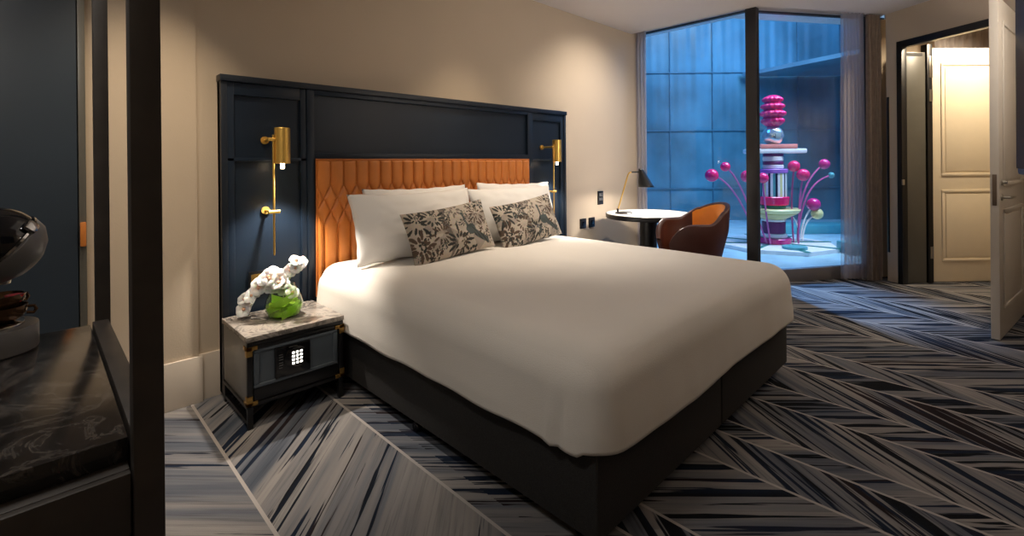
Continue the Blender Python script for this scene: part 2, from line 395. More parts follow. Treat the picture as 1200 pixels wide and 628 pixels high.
mb.tube([(0.075, -0.09, 0.985), (0.10, -0.095, 0.985), (0.19, -0.095, 0.985), (0.205, -0.085, 0.985)], [0.009, 0.009, 0.008, 0.006])
mb.build('door_handle', M['steel'], door)
mb = MB(); mb.lathe([(0, 0), (0.022, 0), (0.022, 0.012), (0.012, 0.014), (0.012, 0.03), (0, 0.03)], 24, mtx=Matrix.Translation((0.075, -0.045, 1.09)) @ ry); mb.build('deadlock', M['steel'], door)

# hall beyond the doorway
hd = Vector((0.405, -0.382, 0)).normalized()
d2 = empty('door_2', (6.470, 0.452, 0), math.atan2(hd.y, hd.x)); struct(d2)
mb = MB(); panel_door(mb, 0.84, 2.385, 0.042, [(0.085, 0.75, 1.085, 2.235), (0.085, 0.75, 0.215, 0.945)]); mb.build('leaf', M['door_cream'], d2)
gd = (Vector((6.397, 0.488, 0)) - Vector((6.193, 0.655, 0))).normalized()
d3 = empty('door_3', (6.215, 0.648, 0), math.atan2(gd.y, gd.x)); struct(d3)
mb = MB(); mb.box(0, 0.232, 0, 0.03, 0.005, 2.34, bevel=0.002); mb.build('leaf', M['grey_door'], d3)
mb = MB(); mb.box(0.005, 0.2, -0.004, 0.0, 2.30, 2.33); mb.build('edge_strip', M['black'], d3)
j = empty('trim_2', (6.404, 0.492, 0), math.atan2(gd.y, gd.x)); struct(j)
MB().box(0, 0.055, -0.01, 0.06, 0, 2.42, bevel=0.002).build('jamb', M['black'], j)
for z in (2.08, 0.25, 1.84):
    mb = MB(); mb.box(0.018, 0.040, -0.016, -0.009, z, z + (0.22 if z > 2 else 0.12), bevel=0.002); mb.tube([(0.044, -0.016, z), (0.044, -0.016, z + 0.12)], 0.006); mb.build('hinge', M['steel'], j)
hw = MB()
def wallseg(mb, a, b, z0, z1, t=0.08):
    a = Vector((*a, 0)); b = Vector((*b, 0)); m_ = frame_mtx(a, b - a); mb.box(0, (b - a).length, 0, t, z0, z1, mtx=m_)
wallseg(hw, (8.9, -0.78), (6.43, 0.86), 0, CEIL, -0.08); struct(hw.build('wall_hall_far', M['wall'], smooth=0))
hw = MB(); wallseg(hw, (8.6, -2.15), (8.6, -0.50), 0, CEIL); struct(hw.build('wall_hall_right', M['wall'], smooth=0))
hw = MB(); wallseg(hw, (5.40, -0.62), (8.6, -2.15), 0, CEIL, -0.08); struct(hw.build('wall_hall_near', M['wall'], smooth=0))
hw = MB(); hw.prism([(5.40, -0.60), (6.254, 0.797), (6.5, 0.84), (9.0, -0.8), (9.0, -2.2), (8.6, -2.2)], CEIL, CEIL + 0.1); struct(hw.build('ceiling_hall', M['ceiling'], smooth=0))

def curtain(name, P0, P1, z0, z1, folds, amp, m, lab, cat, grp=None, seed=0, flare=0.0):
    P0 = Vector((*P0, 0)); P1 = Vector((*P1, 0)); d = (P1 - P0); n = Vector((-d.y, d.x, 0)).normalized(); rr = random.Random(seed)
    ph = [rr.uniform(-0.6, 0.6) for _ in range(folds + 2)]
    def fn(u, v):
        k = u * folds; a = amp * math.sin(2 * PI * k + ph[int(k)] * math.sin(PI * (k % 1))) * (0.75 + 0.25 * math.sin(3 * u + seed)) + 0.25 * amp * math.sin(4 * PI * k + 2 + seed)
        uu = u + flare * (1 - v) * (u - 0.5) + 0.006 * math.sin(9 * v + 5 * u)
        p = P0 + d * uu + n * a * (1 + 0.25 * (1 - v)); return Vector((p.x, p.y, z0 + (z1 - z0) * v))
    o = MB().grid(folds * 14, 20, fn).build(name, m, smooth=80)
    return tag(o, lab, cat, grp)
curtain('drape', (6.085, 0.930), (6.222, 0.842), 0.012, CEIL - 0.004, 5, 0.022, M['drape'], 'brown heavy drape hanging beside the doorway wall', 'curtain', seed=2)
curtain('sheer_curtain', (5.965, 1.128), (6.175, 0.990), 0.015, CEIL - 0.01 + 0.04, 6, 0.03, M['sheer'], 'translucent grey voile curtain hanging in front of the angled window', 'curtain', seed=5, flare=0.12)
curtain('sheer_curtain', (5.055, 3.0), (5.055, 2.865), 0.012, CEIL + 0.03, 3, 0.02, M['sheer_thick'], 'narrow bunched grey sheer curtain in the corner behind the desk lamp', 'curtain', seed=9)
curtain('sheer_curtain', (6.75, 0.44), (7.9, -0.33), 2.30, 2.70, 12, 0.03, M['sheer_thick'], 'pale mauve curtain top showing above the cream door in the hall', 'curtain', seed=4)

# windows
TOPZ = CEIL + 0.03
w1 = empty('window_1', (GL1, 3.0, 0)); struct(w1)
Y1 = 1.775
mb = MB(); mb.box(0, 0.008, Y1 - 3.0, 0.0, 0.13, TOPZ); mb.build('glass', M['glass'], w1)
mb = MB(); mb.box(-0.02, 0.05, Y1 - 3.0, 0, 0.0, 0.13, bevel=0.004); mb.build('sill', M['sill'], w1)
mb = MB(); mb.box(-0.015, 0.03, Y1 - 3.0, 0, TOPZ - 0.016, TOPZ); mb.build('head_frame', M['frame'], w1)
mb = MB(); mb.box(-0.02, 0.05, -0.04, 0.01, 0, TOPZ, bevel=0.003); mb.build('side_frame', M['frame'], w1)
mb = MB(); mb.box(-0.02, 0.065, 1.683 - 3.0, 1.79 - 3.0, 0, TOPZ + 0.01, bevel=0.006); mb.build('corner_post', M['frame'], w1)
w2 = empty('window_2', (5.20, gl2(5.20), 0), PH); struct(w2)
W2 = 1.62
mb = MB(); mb.box(0.02, W2, 0, 0.008, 0.13, TOPZ); mb.build('glass', M['glass'], w2)
mb = MB(); mb.box(0.02, W2, -0.02, 0.05, 0, 0.13, bevel=0.004); mb.build('sill', M['sill'], w2)
mb = MB(); mb.box(0.02, W2, -0.015, 0.03, TOPZ - 0.016, TOPZ); mb.build('head_frame', M['frame'], w2)
mb = MB(); mb.box(1.34, W2, -0.02, 0.05, 0, TOPZ, bevel=0.003); mb.build('side_frame', M['frame'], w2)

# vertical slot (blind cord channel) in the short wall beside the drape
mb = MB(); wbox(mb, 0.012, 0.03, -0.012, 0.0, 0.30, 1.9, bevel=0.002)
tag(mb.build('blind_chain_channel', M['black']), 'thin dark vertical channel on the wall beside the doorway', 'channel')

# ------------------------------------------------------------------ headboard
HX0, HX1, HF, HT = 0.70, 3.63, 2.925, 1.745
hb = empty('headboard', (0, 0, 0), 0, 'wide navy lacquered headboard with framed panels behind the bed', 'headboard')
mb = MB()
mb.box(HX0, HX1, HF + 0.025, YW - 0.002 - 0.015, 0.02, HT - 0.004)                          # backing
mb.build('backing_panel', M['navy'], hb)
mb = MB()
bv = 0.003
mb.box(HX0 - 0.005, HX1 + 0.005, HF - 0.015, YW - 0.017, HT - 0.035, HT, bevel=bv)   # cap
mb.box(HX0, HX0 + 0.03, HF - 0.003, YW - 0.017, 0.02, HT - 0.035, bevel=bv)
mb.box(HX1 - 0.03, HX1, HF - 0.003, YW - 0.017, 0.02, HT - 0.035, bevel=bv)
mb.build('frame', M['navy_edge'], hb)
mb = MB()
for x0, x1 in ((1.155, 1.20), (3.095, 3.14)):
    mb.box(x0, x1, HF - 0.003, HF + 0.03, 0.3, HT - 0.035, bevel=bv)
mb.box(1.20, 3.095, HF - 0.003, HF + 0.03, 1.285, 1.325, bevel=bv)
mb.box(1.20, 3.095, HF - 0.003, HF + 0.03, 1.68, HT - 0.035, bevel=bv)
mb.box(HX0 + .03, 1.155, HF + 0.005, HF + 0.03, 1.275, 1.295, bevel=bv)
mb.box(3.14, HX1 - .03, HF + 0.005, HF + 0.03, 1.275, 1.295, bevel=bv)
for x0, x1 in ((HX0 + .03, HX0 + .065), (1.12, 1.155), (3.14, 3.165), (HX1 - .075, HX1 - .03)):
    mb.box(x0, x1, HF + 0.005, HF + 0.03, 0.02, HT - 0.035, bevel=bv)
for x0, x1 in ((HX0 + .065, 1.12), (3.165, HX1 - .075)):
    mb.box(x0, x1, HF + 0.005, HF + 0.03, 1.64, HT - 0.035, bevel=bv)
mb.build('moulding', M['navy'], hb)
# quilted leather
OX0, OX1, OZ1, OZ0 = 1.205, 3.09, 1.283, 0.45
W_ = (OX1 - OX0) / 22; Z1, hh = 1.125, 0.08
def seam_dist(x, z):
    x -= OX0; best = 9
    if z > Z1:
        k = x / W_; best = abs(k - round(k)) * W_
        if abs(k - round(k)) > .0: pass
    elif z < Z1 - 3 * hh:
        k = x / W_ - .5; best = abs(k - round(k)) * W_
    else:
        t = (Z1 - z) / hh * 0.5; sl = 1 / math.sqrt(1 + (W_ * 0.5 / hh) ** 2)
        for s in (1, -1):
            k = x / W_ - s * t; best = min(best, abs(k - round(k)) * W_ * sl)
    return best
def quilt(u, v):
    x = OX0 + (OX1 - OX0) * u; z = OZ0 + (OZ1 - OZ0) * v
    e = min(x - OX0, OX1 - x, OZ1 - z)
    d_ = seam_dist(x, z); p = 0.016 * (1 - math.exp(-d_ / 0.012)) - 0.004 * math.exp(-(d_ / 0.003) ** 2)
    if e < 0.012: p = min(p, p * e / 0.012)
    return Vector((x, HF - 0.006 - p - 0.012 * min(1, e / 0.01), z))
mb = MB(); mb.grid(22 * 16, 150, quilt)
lp = mb.build('upholstered_panel', M['leather'], hb, smooth=60, label='orange leather panel quilted in channels and diamonds')
mb = MB(); mb.tube([(OX0, HF - 0.012, 0.45), (OX0, HF - 0.012, OZ1), (OX1, HF - 0.012, OZ1), (OX1, HF - 0.012, 0.45)], 0.008, 10); mb.build('piping', M['piping'], lp)

# ------------------------------------------------------------------ bed
BX0, BX1, BY0, BY1 = 1.225, 3.14, 0.875, 2.885
bed = empty('bed', ((BX0 + BX1) / 2, (BY0 + BY1) / 2, 0), 0, 'king bed with charcoal fabric divan base on small castors', 'bed')
cx, cy = bed.location.x, bed.location.y
for x0, x1 in ((BX0 - cx, -0.003), (0.003, BX1 - cx)):
    MB().box(x0, x1, BY0 - cy, BY1 - cy, 0.06, 0.36, bevel=0.012, seg=3).build('divan_base', M['base'], bed)
MB().box(BX0 - cx + .03, BX1 - cx - .03, BY0 - cy + .03, BY1 - cy, 0.361, 0.58, bevel=0.05, seg=4).build('mattress', M['mattress'], bed)
for x, y in ((BX0 + .03, 1.915), (BX0 + .07, BY0 + .12), (BX0 + .07, BY1 - .12), (BX1 - .07, BY0 + .12), (BX1 - .07, BY1 - .12), (2.1, BY0 + .1), (2.27, BY0 + .1)):
    mb = MB(); mb.tube([(x - cx, y - cy, 0.0605), (x - cx, y - cy, 0.035)], 0.012)
    mb.lathe([(0, -0.014), (0.02, -0.014), (0.024, -0.008), (0.024, 0.008), (0.02, 0.014), (0, 0.014)], 20, mtx=Matrix.Translation((x - cx, y - cy, 0.024)) @ Matrix.Rotation(PI / 2, 4, 'Y')); mb.build('castor', M['gloss_black'], bed)

# duvet / top sheet: a rounded open box draped over the mattress
def duvet():
    x0, x1, y0, y1, zt, r = BX0 - 0.028, BX1 + 0.028, BY0 - 0.03, BY1 - 0.012, 0.632, 0.115
    bm = bmesh.new(); nx, ny, nz = 96, 100, 24
    keys = {}
    def P(i, j, k):
        key = (i, j, k)
        if key in keys: return keys[key]
        x = x0 + (x1 - x0) * i / nx; y = y0 + (y1 - y0) * j / ny; z = 0.345 + (zt - 0.345) * k / nz
        q = Vector((min(max(x, x0 + r), x1 - r), min(max(y, y0 + r), y1 - 0.02), min(z, zt - r)))
        p = Vector((x, y, z)); d_ = p - q
        if j == ny: d_.y = 0
        if d_.length > 1e-6:
            n_ = d_.normalized(); p = q + n_ * r if (abs(d_.x) > 1e-6 or d_.z > 1e-6 or d_.y < -1e-6) else p
        # crown, wrinkles
        tx = (x - x0) / (x1 - x0); ty = (y - y0) / (y1 - y0)
        if k == nz or z > zt - r: p.z += 0.022 * math.sin(PI * min(1, max(0, tx))) ** 0.7 * (z - (zt - r)) / r
        wv = noise.noise(Vector((x * 2.2, y * 2.2, z * 2))) * 0.008 + noise.noise(Vector((x * 7, y * 3, z * 5))) * 0.0035
        out = Vector((d_.x, d_.y, 0)); out = out.normalized() if out.length > 1e-6 else Vector((0, 0, 0))
        sidef = max(0, min(1, (zt - r - z) / 0.12)) if k < nz else 0
        p += out * (wv * (0.8 + 1.0 * sidef)) + Vector((0, 0, wv * (1 if out.length < .5 else .3)))
        if sidef > 0:
            # gentle lean outward and hem wave
            p += out * 0.010 * sidef
            hemw = 0.007 * math.sin(x * 6 + 1) + 0.005 * math.sin(y * 5.2) + 0.003 * math.sin(y * 17 + x * 11)
            p.z += hemw * sidef * (1 - k / nz)
            p.z -= 0.012 * (1 - k / nz) * (0 if (out.y < -0.3) else 1)
        # tucked fold on the left side near the foot corner
        if out.x < -0.2 and y < y0 + 0.4:
            fy = y0 + 0.155 - (p.z - 0.345) * 0.10
            g = math.exp(-((y - fy) / 0.012) ** 2) - 0.9 * math.exp(-((y - fy - 0.03) / 0.02) ** 2)
            p.x += g * 0.012 * max(0, min(1, (0.56 - p.z) / 0.12))
        keys[key] = bm.verts.new(p); return keys[key]
    for i in range(nx):
        for j in range(ny): bm.faces.new((P(i, j, nz), P(i + 1, j, nz), P(i + 1, j + 1, nz), P(i, j + 1, nz)))
    for k in range(nz):
        for i in range(nx): bm.faces.new((P(i, 0, k), P(i + 1, 0, k), P(i + 1, 0, k + 1), P(i, 0, k + 1)))
        for j in range(ny):
            bm.faces.new((P(0, j + 1, k), P(0, j, k), P(0, j, k + 1), P(0, j + 1, k + 1)))
            bm.faces.new((P(nx, j, k), P(nx, j + 1, k), P(nx, j + 1, k + 1), P(nx, j, k + 1)))
    bmesh.ops.recalc_face_normals(bm, faces=bm.faces)
    mb = MB(); me = bpy.data.meshes.new('t'); bm.to_mesh(me); mb.bm.from_mesh(me); bm.free()
    o = mb.build('duvet', M['linen'], smooth=180)
    so = o.modifiers.new('s', 'SOLIDIFY'); so.thickness = 0.012; so.offset = 1.0
    return tag(o, 'smooth white duvet spread over the king bed, tucked at the foot corner', 'duvet')
duvet()

# ------------------------------------------------------------------ pillows
def pillow(name, w, h, t, m, lab, cat, grp, loc, rot, seed=0, nu=48, nv=34, pinch=0.045, colorfn=None, ruffle=0.0, bend=0.0):
    def surf(sgn):
        def fn(a, b):
            u = a * 2 - 1; v = b * 2 - 1
            px = w / 2 * u * (1 - pinch * 1.2 * (1 - u * u) * 0 - pinch * (1 - v * v)); pz = h / 2 * v * (1 - pinch * 1.6 * (1 - u * u))
            e = max(0, (1 - abs(u) ** 2.6)) ** 0.55 * max(0, (1 - abs(v) ** 2.6)) ** 0.55
            th = t / 2 * e
            wr = noise.noise(Vector((u * 2.2 + seed, v * 2.2, sgn * 3 + seed))) * 0.10 + noise.noise(Vector((u * 6 + seed, v * 5, 1))) * 0.05
            th *= (1 + wr * 1.6)
            cr = (abs(u) * abs(v)) ** 3
            edge = ruffle * math.sin(18 * u + 13 * v + seed) * (1 - e) * 0.6
            return Vector((px + edge * .3, sgn * th + bend * u * u + edge * (1 - min(1, e * 4)), pz + edge * .5))
        return fn
    mb = MB(); mb.grid(nu, nv, surf(-1)); mb.grid(nu, nv, surf(1))
    bmesh.ops.remove_doubles(mb.bm, verts=mb.bm.verts, dist=1e-5); bmesh.ops.recalc_face_normals(mb.bm, faces=mb.bm.faces)
    o = mb.build(name, m, smooth=180)
    if colorfn:
        me = o.data; ca = me.color_attributes.new('print', 'FLOAT_COLOR', 'POINT')
        for i, v_ in enumerate(me.vertices):
            c = colorfn(v_.co.x / (w / 2), v_.co.z / (h / 2)); ca.data[i].color = (*c, 1)
    o.location = loc; o.rotation_euler = rot
    return tag(o, lab, cat, grp)
TZ = 0.655
def lean(deg): return math.radians(-deg)
gp = 'white sleeping pillows at the headboard'
def put(o, tilt, z0, x, y, rz=0, rroll=0):
    """stand the pillow on its bottom edge at (x, y, z0), leaning back by tilt degrees"""
    hgt = max(v.co.z for v in o.data.vertices) * 2
    e = Matrix.Translation((x, y, z0)) @ Matrix.Rotation(rz, 4, 'Z') @ Matrix.Rotation(-math.radians(tilt), 4, 'X') @ Matrix.Rotation(rroll, 4, 'Y') @ Matrix.Translation((0, 0, hgt / 2))
    o.matrix_world = e
p = pillow('pillow', 0.84, 0.44, 0.11, M['pillow'], 'white pillow standing against the headboard, left one of the back row', 'pillow', gp, (0, 0, 0), (0, 0, 0), 1, ruffle=0.01); put(p, 9, TZ + .004, 1.88, 2.765)
p = pillow('pillow', 0.84, 0.44, 0.11, M['pillow'], 'white pillow at the back right, its corner beside the right sconce', 'pillow', gp, (0, 0, 0), (0, 0, 0), 5, ruffle=0.01); put(p, 9, TZ + .004, 2.82, 2.765, 0, math.radians(1.5))
p = pillow('pillow', 0.93, 0.435, 0.17, M['pillow'], 'white pillow directly behind the left patterned cushion', 'pillow', gp, (0, 0, 0), (0, 0, 0), 9, ruffle=0.012); put(p, 17, TZ + .002, 1.765, 2.585, 0.0)
p = pillow('pillow', 0.90, 0.425, 0.17, M['pillow'], 'white pillow directly behind the right patterned cushion', 'pillow', gp, (0, 0, 0), (0, 0, 0), 13, ruffle=0.012); put(p, 17, TZ + .002, 2.665, 2.585, 0.0)

# printed cushions: birds, foliage and blossoms drawn on a beige ground
def make_print(seed, flip=1):
    rr = random.Random(seed)
    BG = (0.56, 0.49, 0.41); DK = (0.030, 0.034, 0.032); BR = (0.10, 0.065, 0.045); TE = (0.075, 0.095, 0.095); MID = (0.20, 0.17, 0.15)
    leaves = []
    def spray(cx_, cy_, n, r0, r1, wl, col, a0=0, a1=2 * PI):
        for k in range(n):
            a = a0 + (a1 - a0) * k / n + rr.uniform(-.1, .1); r = rr.uniform(r0, r1)
            leaves.append((cx_ + math.cos(a) * r * .5, cy_ + math.sin(a) * r * 1.0, a, r * 0.42, wl, col))
    # patches of darker cloth first
    spray(-0.78, 0.55, 13, .25, .55, .05, DK); spray(-0.80, -0.35, 15, .2, .5, .06, BR); spray(-0.78, -.35, 8, .05, .2, .05, DK)
    spray(-0.42, 0.55, 14, .2, .5, .045, DK); spray(-0.34, -0.05, 12, .2, .45, .04, BR)
    spray(0.02, -0.45, 16, .2, .55, .05, DK); spray(0.10, 0.72, 9, .1, .3, .05, MID)
    spray(0.62, 0.45, 14, .2, .5, .035, BR); spray(0.75, -0.15, 12, .2, .5, .04, BR); spray(0.82, 0.85, 9, .1, .3, .05, DK)
    spray(-0.55, -0.85, 9, .1, .3, .05, DK); spray(0.35, -0.9, 10, .1, .35, .05, DK)
    for k in range(46):
        spray(rr.uniform(-.95, .95), rr.uniform(-.95, .95), rr.randint(5, 9), .03, .16, rr.choice((.018, .025, .03)), rr.choice((DK, DK, BR, TE)))
    def f(x, y):
        x *= flip
        c = BG
        nz_ = noise.noise(Vector((x * 3 + seed, y * 2, 0)))
        if nz_ > 0.15: c = (0.40, 0.35, 0.30)
        # tree trunk
        if abs(x + 0.16 + 0.06 * math.sin(y * 4)) < 0.05 + 0.02 * math.sin(y * 9): c = MID
        for (lx, ly, a, ln, wd, col) in leaves:
            dx = (x - lx) * 2.0; dy = y - ly
            if abs(dx) > .5 or abs(dy) > .5: continue
            p_ = dx * math.cos(a) + dy * math.sin(a); q = -dx * math.sin(a) + dy * math.cos(a)
            if (p_ / ln) ** 2 + (q / wd) ** 2 < 1: c = col
        # bird: neck, head, body, tail
        bx, by = x * 2, y
        if math.hypot(bx - 0.50, by - 0.52) < 0.075: c = TE
        if 0.0 < by < 0.5 and abs(bx - (0.50 + 0.22 * (0.5 - by) ** 1.5)) < 0.055: c = TE
        if ((bx - 0.72) / 0.26) ** 2 + ((by + 0.12) / 0.20) ** 2 < 1: c = TE
        t_ = (bx - 0.8) / 0.8
        if 0 < t_ < 1 and abs(by + 0.2 + t_ * 0.5) < 0.16 * (1 - t_ * 0.3): c = TE if math.sin(30 * (by + t_)) > -0.4 else DK
        return c
    return f
gc = 'patterned cushions on the bed'
o = pillow('cushion', 0.66, 0.34, 0.13, attr_mat('printed_cloth_a'), 'beige cushion printed with dark foliage and a bird, the left one', 'cushion', gc, (0, 0, 0), (0, 0, 0), 21, 230, 120, colorfn=make_print(4), pinch=0.05); put(o, 20, TZ + .004, 1.89, 2.40, 0.0, math.radians(-5))
o = pillow('cushion', 0.66, 0.34, 0.13, attr_mat('printed_cloth_b'), 'beige cushion printed with dark foliage, right one nearer the desk', 'cushion', gc, (0, 0, 0), (0, 0, 0), 31, 230, 120, colorfn=make_print(9), pinch=0.05); put(o, 20, TZ + .004, 2.62, 2.41, 0.0, math.radians(-6))

# ------------------------------------------------------------------ wall sconces
def sconce(x, y, lab):
    s = empty('wall_sconce', (x, HF + 0.02, 0), 0, lab, 'wall lamp', 'brass reading sconces on the headboard')
    dy = y - (HF + 0.02)
    MB().lathe([(0.036, 0), (0.041, 0.0), (0.041, 0.195), (0.038, 0.199), (0, 0.199), (0, 0.195), (0.036, 0.190), (0.036, 0)], 40, c=(0.035, dy, 1.262), caps=False).build('shade', M['brass'], s)
    MB().tube([(-0.012, dy, 1.42), (-0.012, dy, 0.765)], 0.0055).tube([(-0.012, dy, 0.765), (-0.012, dy, 0.755)], [0.0055, 0.002]).build('rod', M['brass'], s)
    for z in (1.395, 0.995):
        mb = MB(); mb.tube([(-0.012, dy, z), (-0.012, 0.0, z)], 0.008); mb.lathe([(0, 0), (0.022, 0), (0.022, 0.010), (0, 0.012)], 24, mtx=Matrix.Translation((-0.012, 0.0, z)) @ Matrix.Rotation(PI / 2, 4, 'X'))
        mb.tube([(-0.04, dy, z), (0.018, dy, z)], 0.010); mb.build('bracket', M['brass'], s)
    MB().lathe([(0, -0.03), (0.009, -0.03), (0.011, -0.02), (0.011, 0.03), (0.03, 0.05), (0.03, 0.08), (0, 0.08)], 20, c=(0.035, dy, 1.262)).build('bulb', M['bulb'], s)
    return s
s1 = sconce(0.935, 2.80, 'brass cylinder reading sconce on the left of the headboard, above the flower vase')
s2 = copy_tree(s1); s2.location.x = 3.31; s2['label'] = 'brass cylinder reading sconce on the right end of the headboard, above the pillow'

# switch and socket plates
def plate(name, x0, x1, z0, z1, y, lab, cat, holes, grp=None, m='black', ins='brass_dull'):
    o = empty(name, ((x0 + x1) / 2, y, (z0 + z1) / 2), 0, lab, cat, grp); w_, h_ = (x1 - x0) / 2, (z1 - z0) / 2
    MB().box(-w_, w_, -0.009, 0, -h_, h_, bevel=0.002).build('face_plate', M[m], o)
    for (a, b, c, d_) in holes: MB().box(-w_ + 2 * w_ * a, -w_ + 2 * w_ * b, -0.013, -0.008, -h_ + 2 * h_ * c, -h_ + 2 * h_ * d_, bevel=0.001).build('switch_button', M[ins], o)
    return o
plate('power_socket', 0.832, 0.975, 0.555, 0.655, HF + 0.02, 'black and brass double socket on the headboard behind the flowers', 'socket', [(0.08, 0.45, 0.45, 0.85), (0.55, 0.92, 0.45, 0.85), (0.1, 0.2, 0.1, 0.35), (0.8, 0.9, 0.1, 0.35)])
plate('light_switch', 4.262, 4.36, 0.80, 0.945, YW - 0.001, 'black switch plate on the wall left of the desk lamp', 'switch', [(0.2, 0.45, 0.6, 0.85), (0.55, 0.8, 0.6, 0.85), (0.2, 0.45, 0.3, 0.5), (0.55, 0.8, 0.3, 0.5)], ins='grey_plastic')
plate('power_socket', 3.95, 4.05, 0.573, 0.675, YW - 0.001, 'small black wall socket nearest the headboard', 'socket', [(0.3, 0.7, 0.3, 0.7)], ins='gloss_black')
plate('power_socket', 4.10, 4.20, 0.573, 0.675, YW - 0.001, 'small black wall socket beside the desk, touching the table shadow', 'socket', [(0.3, 0.7, 0.3, 0.7)], ins='gloss_black')

# ------------------------------------------------------------------ nightstand
NX0, NX1, NY0, NY1 = 0.693, 1.165, 2.485, 2.905
ns = empty('nightstand', ((NX0 + NX1) / 2, (NY0 + NY1) / 2, 0), 0, 'black and grey nightstand with brass corners and a safe in its front', 'nightstand')
ox, oy = ns.location.x, ns.location.y
a0, a1, b0, b1 = NX0 - ox, NX1 - ox, NY0 - oy, NY1 - oy
mb = MB(); mb.box(a0 + .004, a1 - .004, b0 + .0215, b1 - .004, 0.115, 0.415, bevel=0.003); mb.build('body', M['ns_side'], ns, label='glossy grey side panels')
mb = MB()
fy0, fy1 = b0, b0 + 0.02
mb.box(a0, a0 + .024, fy0, fy1, 0.105, 0.415, bevel=0.002); mb.box(a1 - .024, a1, fy0, fy1, 0.105, 0.415, bevel=0.002)
mb.box(a0 + .024, a1 - .024, fy0, fy1, 0.395, 0.415, bevel=0.002); mb.box(a0 + .024, a1 - .024, fy0 + .003, fy1, 0.372, 0.392, bevel=0.003)
mb.box(a0 + .024, a1 - .024, fy0, fy1, 0.105, 0.122, bevel=0.002)
mb.box(a0 + .03, a1 - .03, fy0 + .004, fy1, 0.126, 0.186, bevel=0.003)
mb.build('front_frame', M['black'], ns)
mb = MB()
mb.box(a0 + .045, a1 - .045, fy0 + .010, fy1, 0.19, 0.370)
for q in ((a0 + .03, a1 - .03, 0.188, 0.205), (a0 + .03, a1 - .03, 0.356, 0.371), (a0 + .03, a0 + .055, 0.205, 0.356), (a1 - .055, a1 - .03, 0.205, 0.356)):
    mb.box(q[0], q[1], fy0 + .002, fy1, q[2], q[3], bevel=0.005)
mb.build('drawer_front', M['ns_front'], ns)
mb = MB(); mb.box(a0 - .004, a1 + .004, b0 - .006, b1, 0.4155, 0.440, bevel=0.003); mb.build('table_top', M['ns_marble'], ns, label='grey veined marble top')
def leg(x, y):
    MB().box(x - .012, x + .012, y - .012, y + .012, 0, 0.115, bevel=0.002).build('leg', M['black'], ns)
for x in (a0 + .014, a1 - .014):
    for y in (b0 + .014, b1 - .014): leg(x, y)
for x in (a0 + .014, a1 - .014):
    MB().box(x - .010, x + .010, b0 + .026, b1 - .026, 0.018, 0.036, bevel=0.002).build('foot_rail', M['black'], ns)
mb = MB(); mb.box(a0 - .003, a0 + .02, b0 + .0, b1 - .01, 0.10, 0.114, bevel=0.002); mb.build('bottom_rail', M['black'], ns)
for x, sx in ((a0, 1), (a1, -1)):
    for z in (0.392, 0.112):
        zs = 1 if z < .2 else -1
        mb = MB(); q = sorted((x - .003 * sx, x + .045 * sx)); p_ = sorted((z, z + .018 * zs)); mb.box(q[0], q[1], b0 - .004, b0 + .003, p_[0], p_[1], bevel=0.001)
        q2 = sorted((x - .003 * sx, x + .022 * sx)); p2 = sorted((z, z + .045 * zs)); mb.box(q2[0], q2[1], b0 - .004, b0 + .003, p2[0], p2[1], bevel=0.001)
        q3 = sorted((x - .004 * sx, x + .002 * sx)); mb.box(q3[0], q3[1], b0 - .003, b0 + .045, p_[0], p_[1], bevel=0.001); mb.box(q3[0], q3[1], b0 - .003, b0 + .022, p2[0], p2[1], bevel=0.001)
        mb.build('corner_bracket', M['brass_dull'], ns, label='brass corner bracket')
# the safe set in the front
sf = empty('safe', (0.902, NY0, 0), 0, 'small black electronic safe with lit keypad in the nightstand front', 'safe')
sf_ = MB(); sf_.box(-0.085, 0.085, -0.004, 0.0115, 0.207, 0.355, bevel=0.002); sf_.build('safe_door', M['gloss_black'], sf)
MB().box(-0.085, -0.078, -0.006, -0.003, 0.207, 0.355).build('door_edge', M['black'], sf)
mb = MB(); mb.lathe([(0, 0), (0.056, 0), (0.056, 0.004), (0.050, 0.007), (0, 0.007)], 40, mtx=Matrix.Translation((0.012, -0.004, 0.288)) @ Matrix.Rotation(PI / 2, 4, 'X')); kp = mb.build('keypad', M['gloss_black'], sf)
for r_ in range(4):
    for c_ in range(3):
        MB().box(-0.008 + c_ * .0195, 0.004 + c_ * .0195, -0.0125, -0.0105, 0.258 + r_ * .0175, 0.268 + r_ * .0175, bevel=0.002).build('key', M['key_lit'], kp)
for k, (z, l) in enumerate(((0.318, .018), (0.306, .02), (0.294, .02), (0.278, .018), (0.266, .02), (0.254, .016))):
    MB().box(-0.068, -0.068 + l, -0.0048, -0.0035, z - .0015, z + .0015).build('printed_line', M['grey_plastic'], sf)
MB().box(-0.02, 0.02, -0.0055, -0.0035, 0.344, 0.347).build('status_light', M['steel'], sf)

# ------------------------------------------------------------------ vase and orchids
VX, VY, VZ = 0.937, 2.70, 0.4405
vs = empty('glass_vase', (VX, VY, VZ), 0, 'round clear glass vase holding green water on the nightstand', 'vase')
mg = bpy.data.materials.new('vase_glass'); mg.use_nodes = True; b_ = mg.node_tree.nodes['Principled BSDF']
b_.inputs['Transmission Weight'].default_value = 1; b_.inputs['Roughness'].default_value = 0.02; b_.inputs['IOR'].default_value = 1.3; b_.inputs['Base Color'].default_value = (0.90, 1.0, 0.80, 1)
ml = bpy.data.materials.new('green_water'); ml.use_nodes = True; b_ = ml.node_tree.nodes['Principled BSDF']
b_.inputs['Transmission Weight'].default_value = 0.75; b_.inputs['Roughness'].default_value = 0.05; b_.inputs['IOR'].default_value = 1.2; b_.inputs['Base Color'].default_value = (0.62, 0.95, 0.10, 1)
outp = [(0, 0.0), (0.055, 0.0), (0.08, 0.015), (0.094, 0.045), (0.095, 0.07), (0.085, 0.105), (0.068, 0.14), (0.056, 0.165), (0.053, 0.18)]
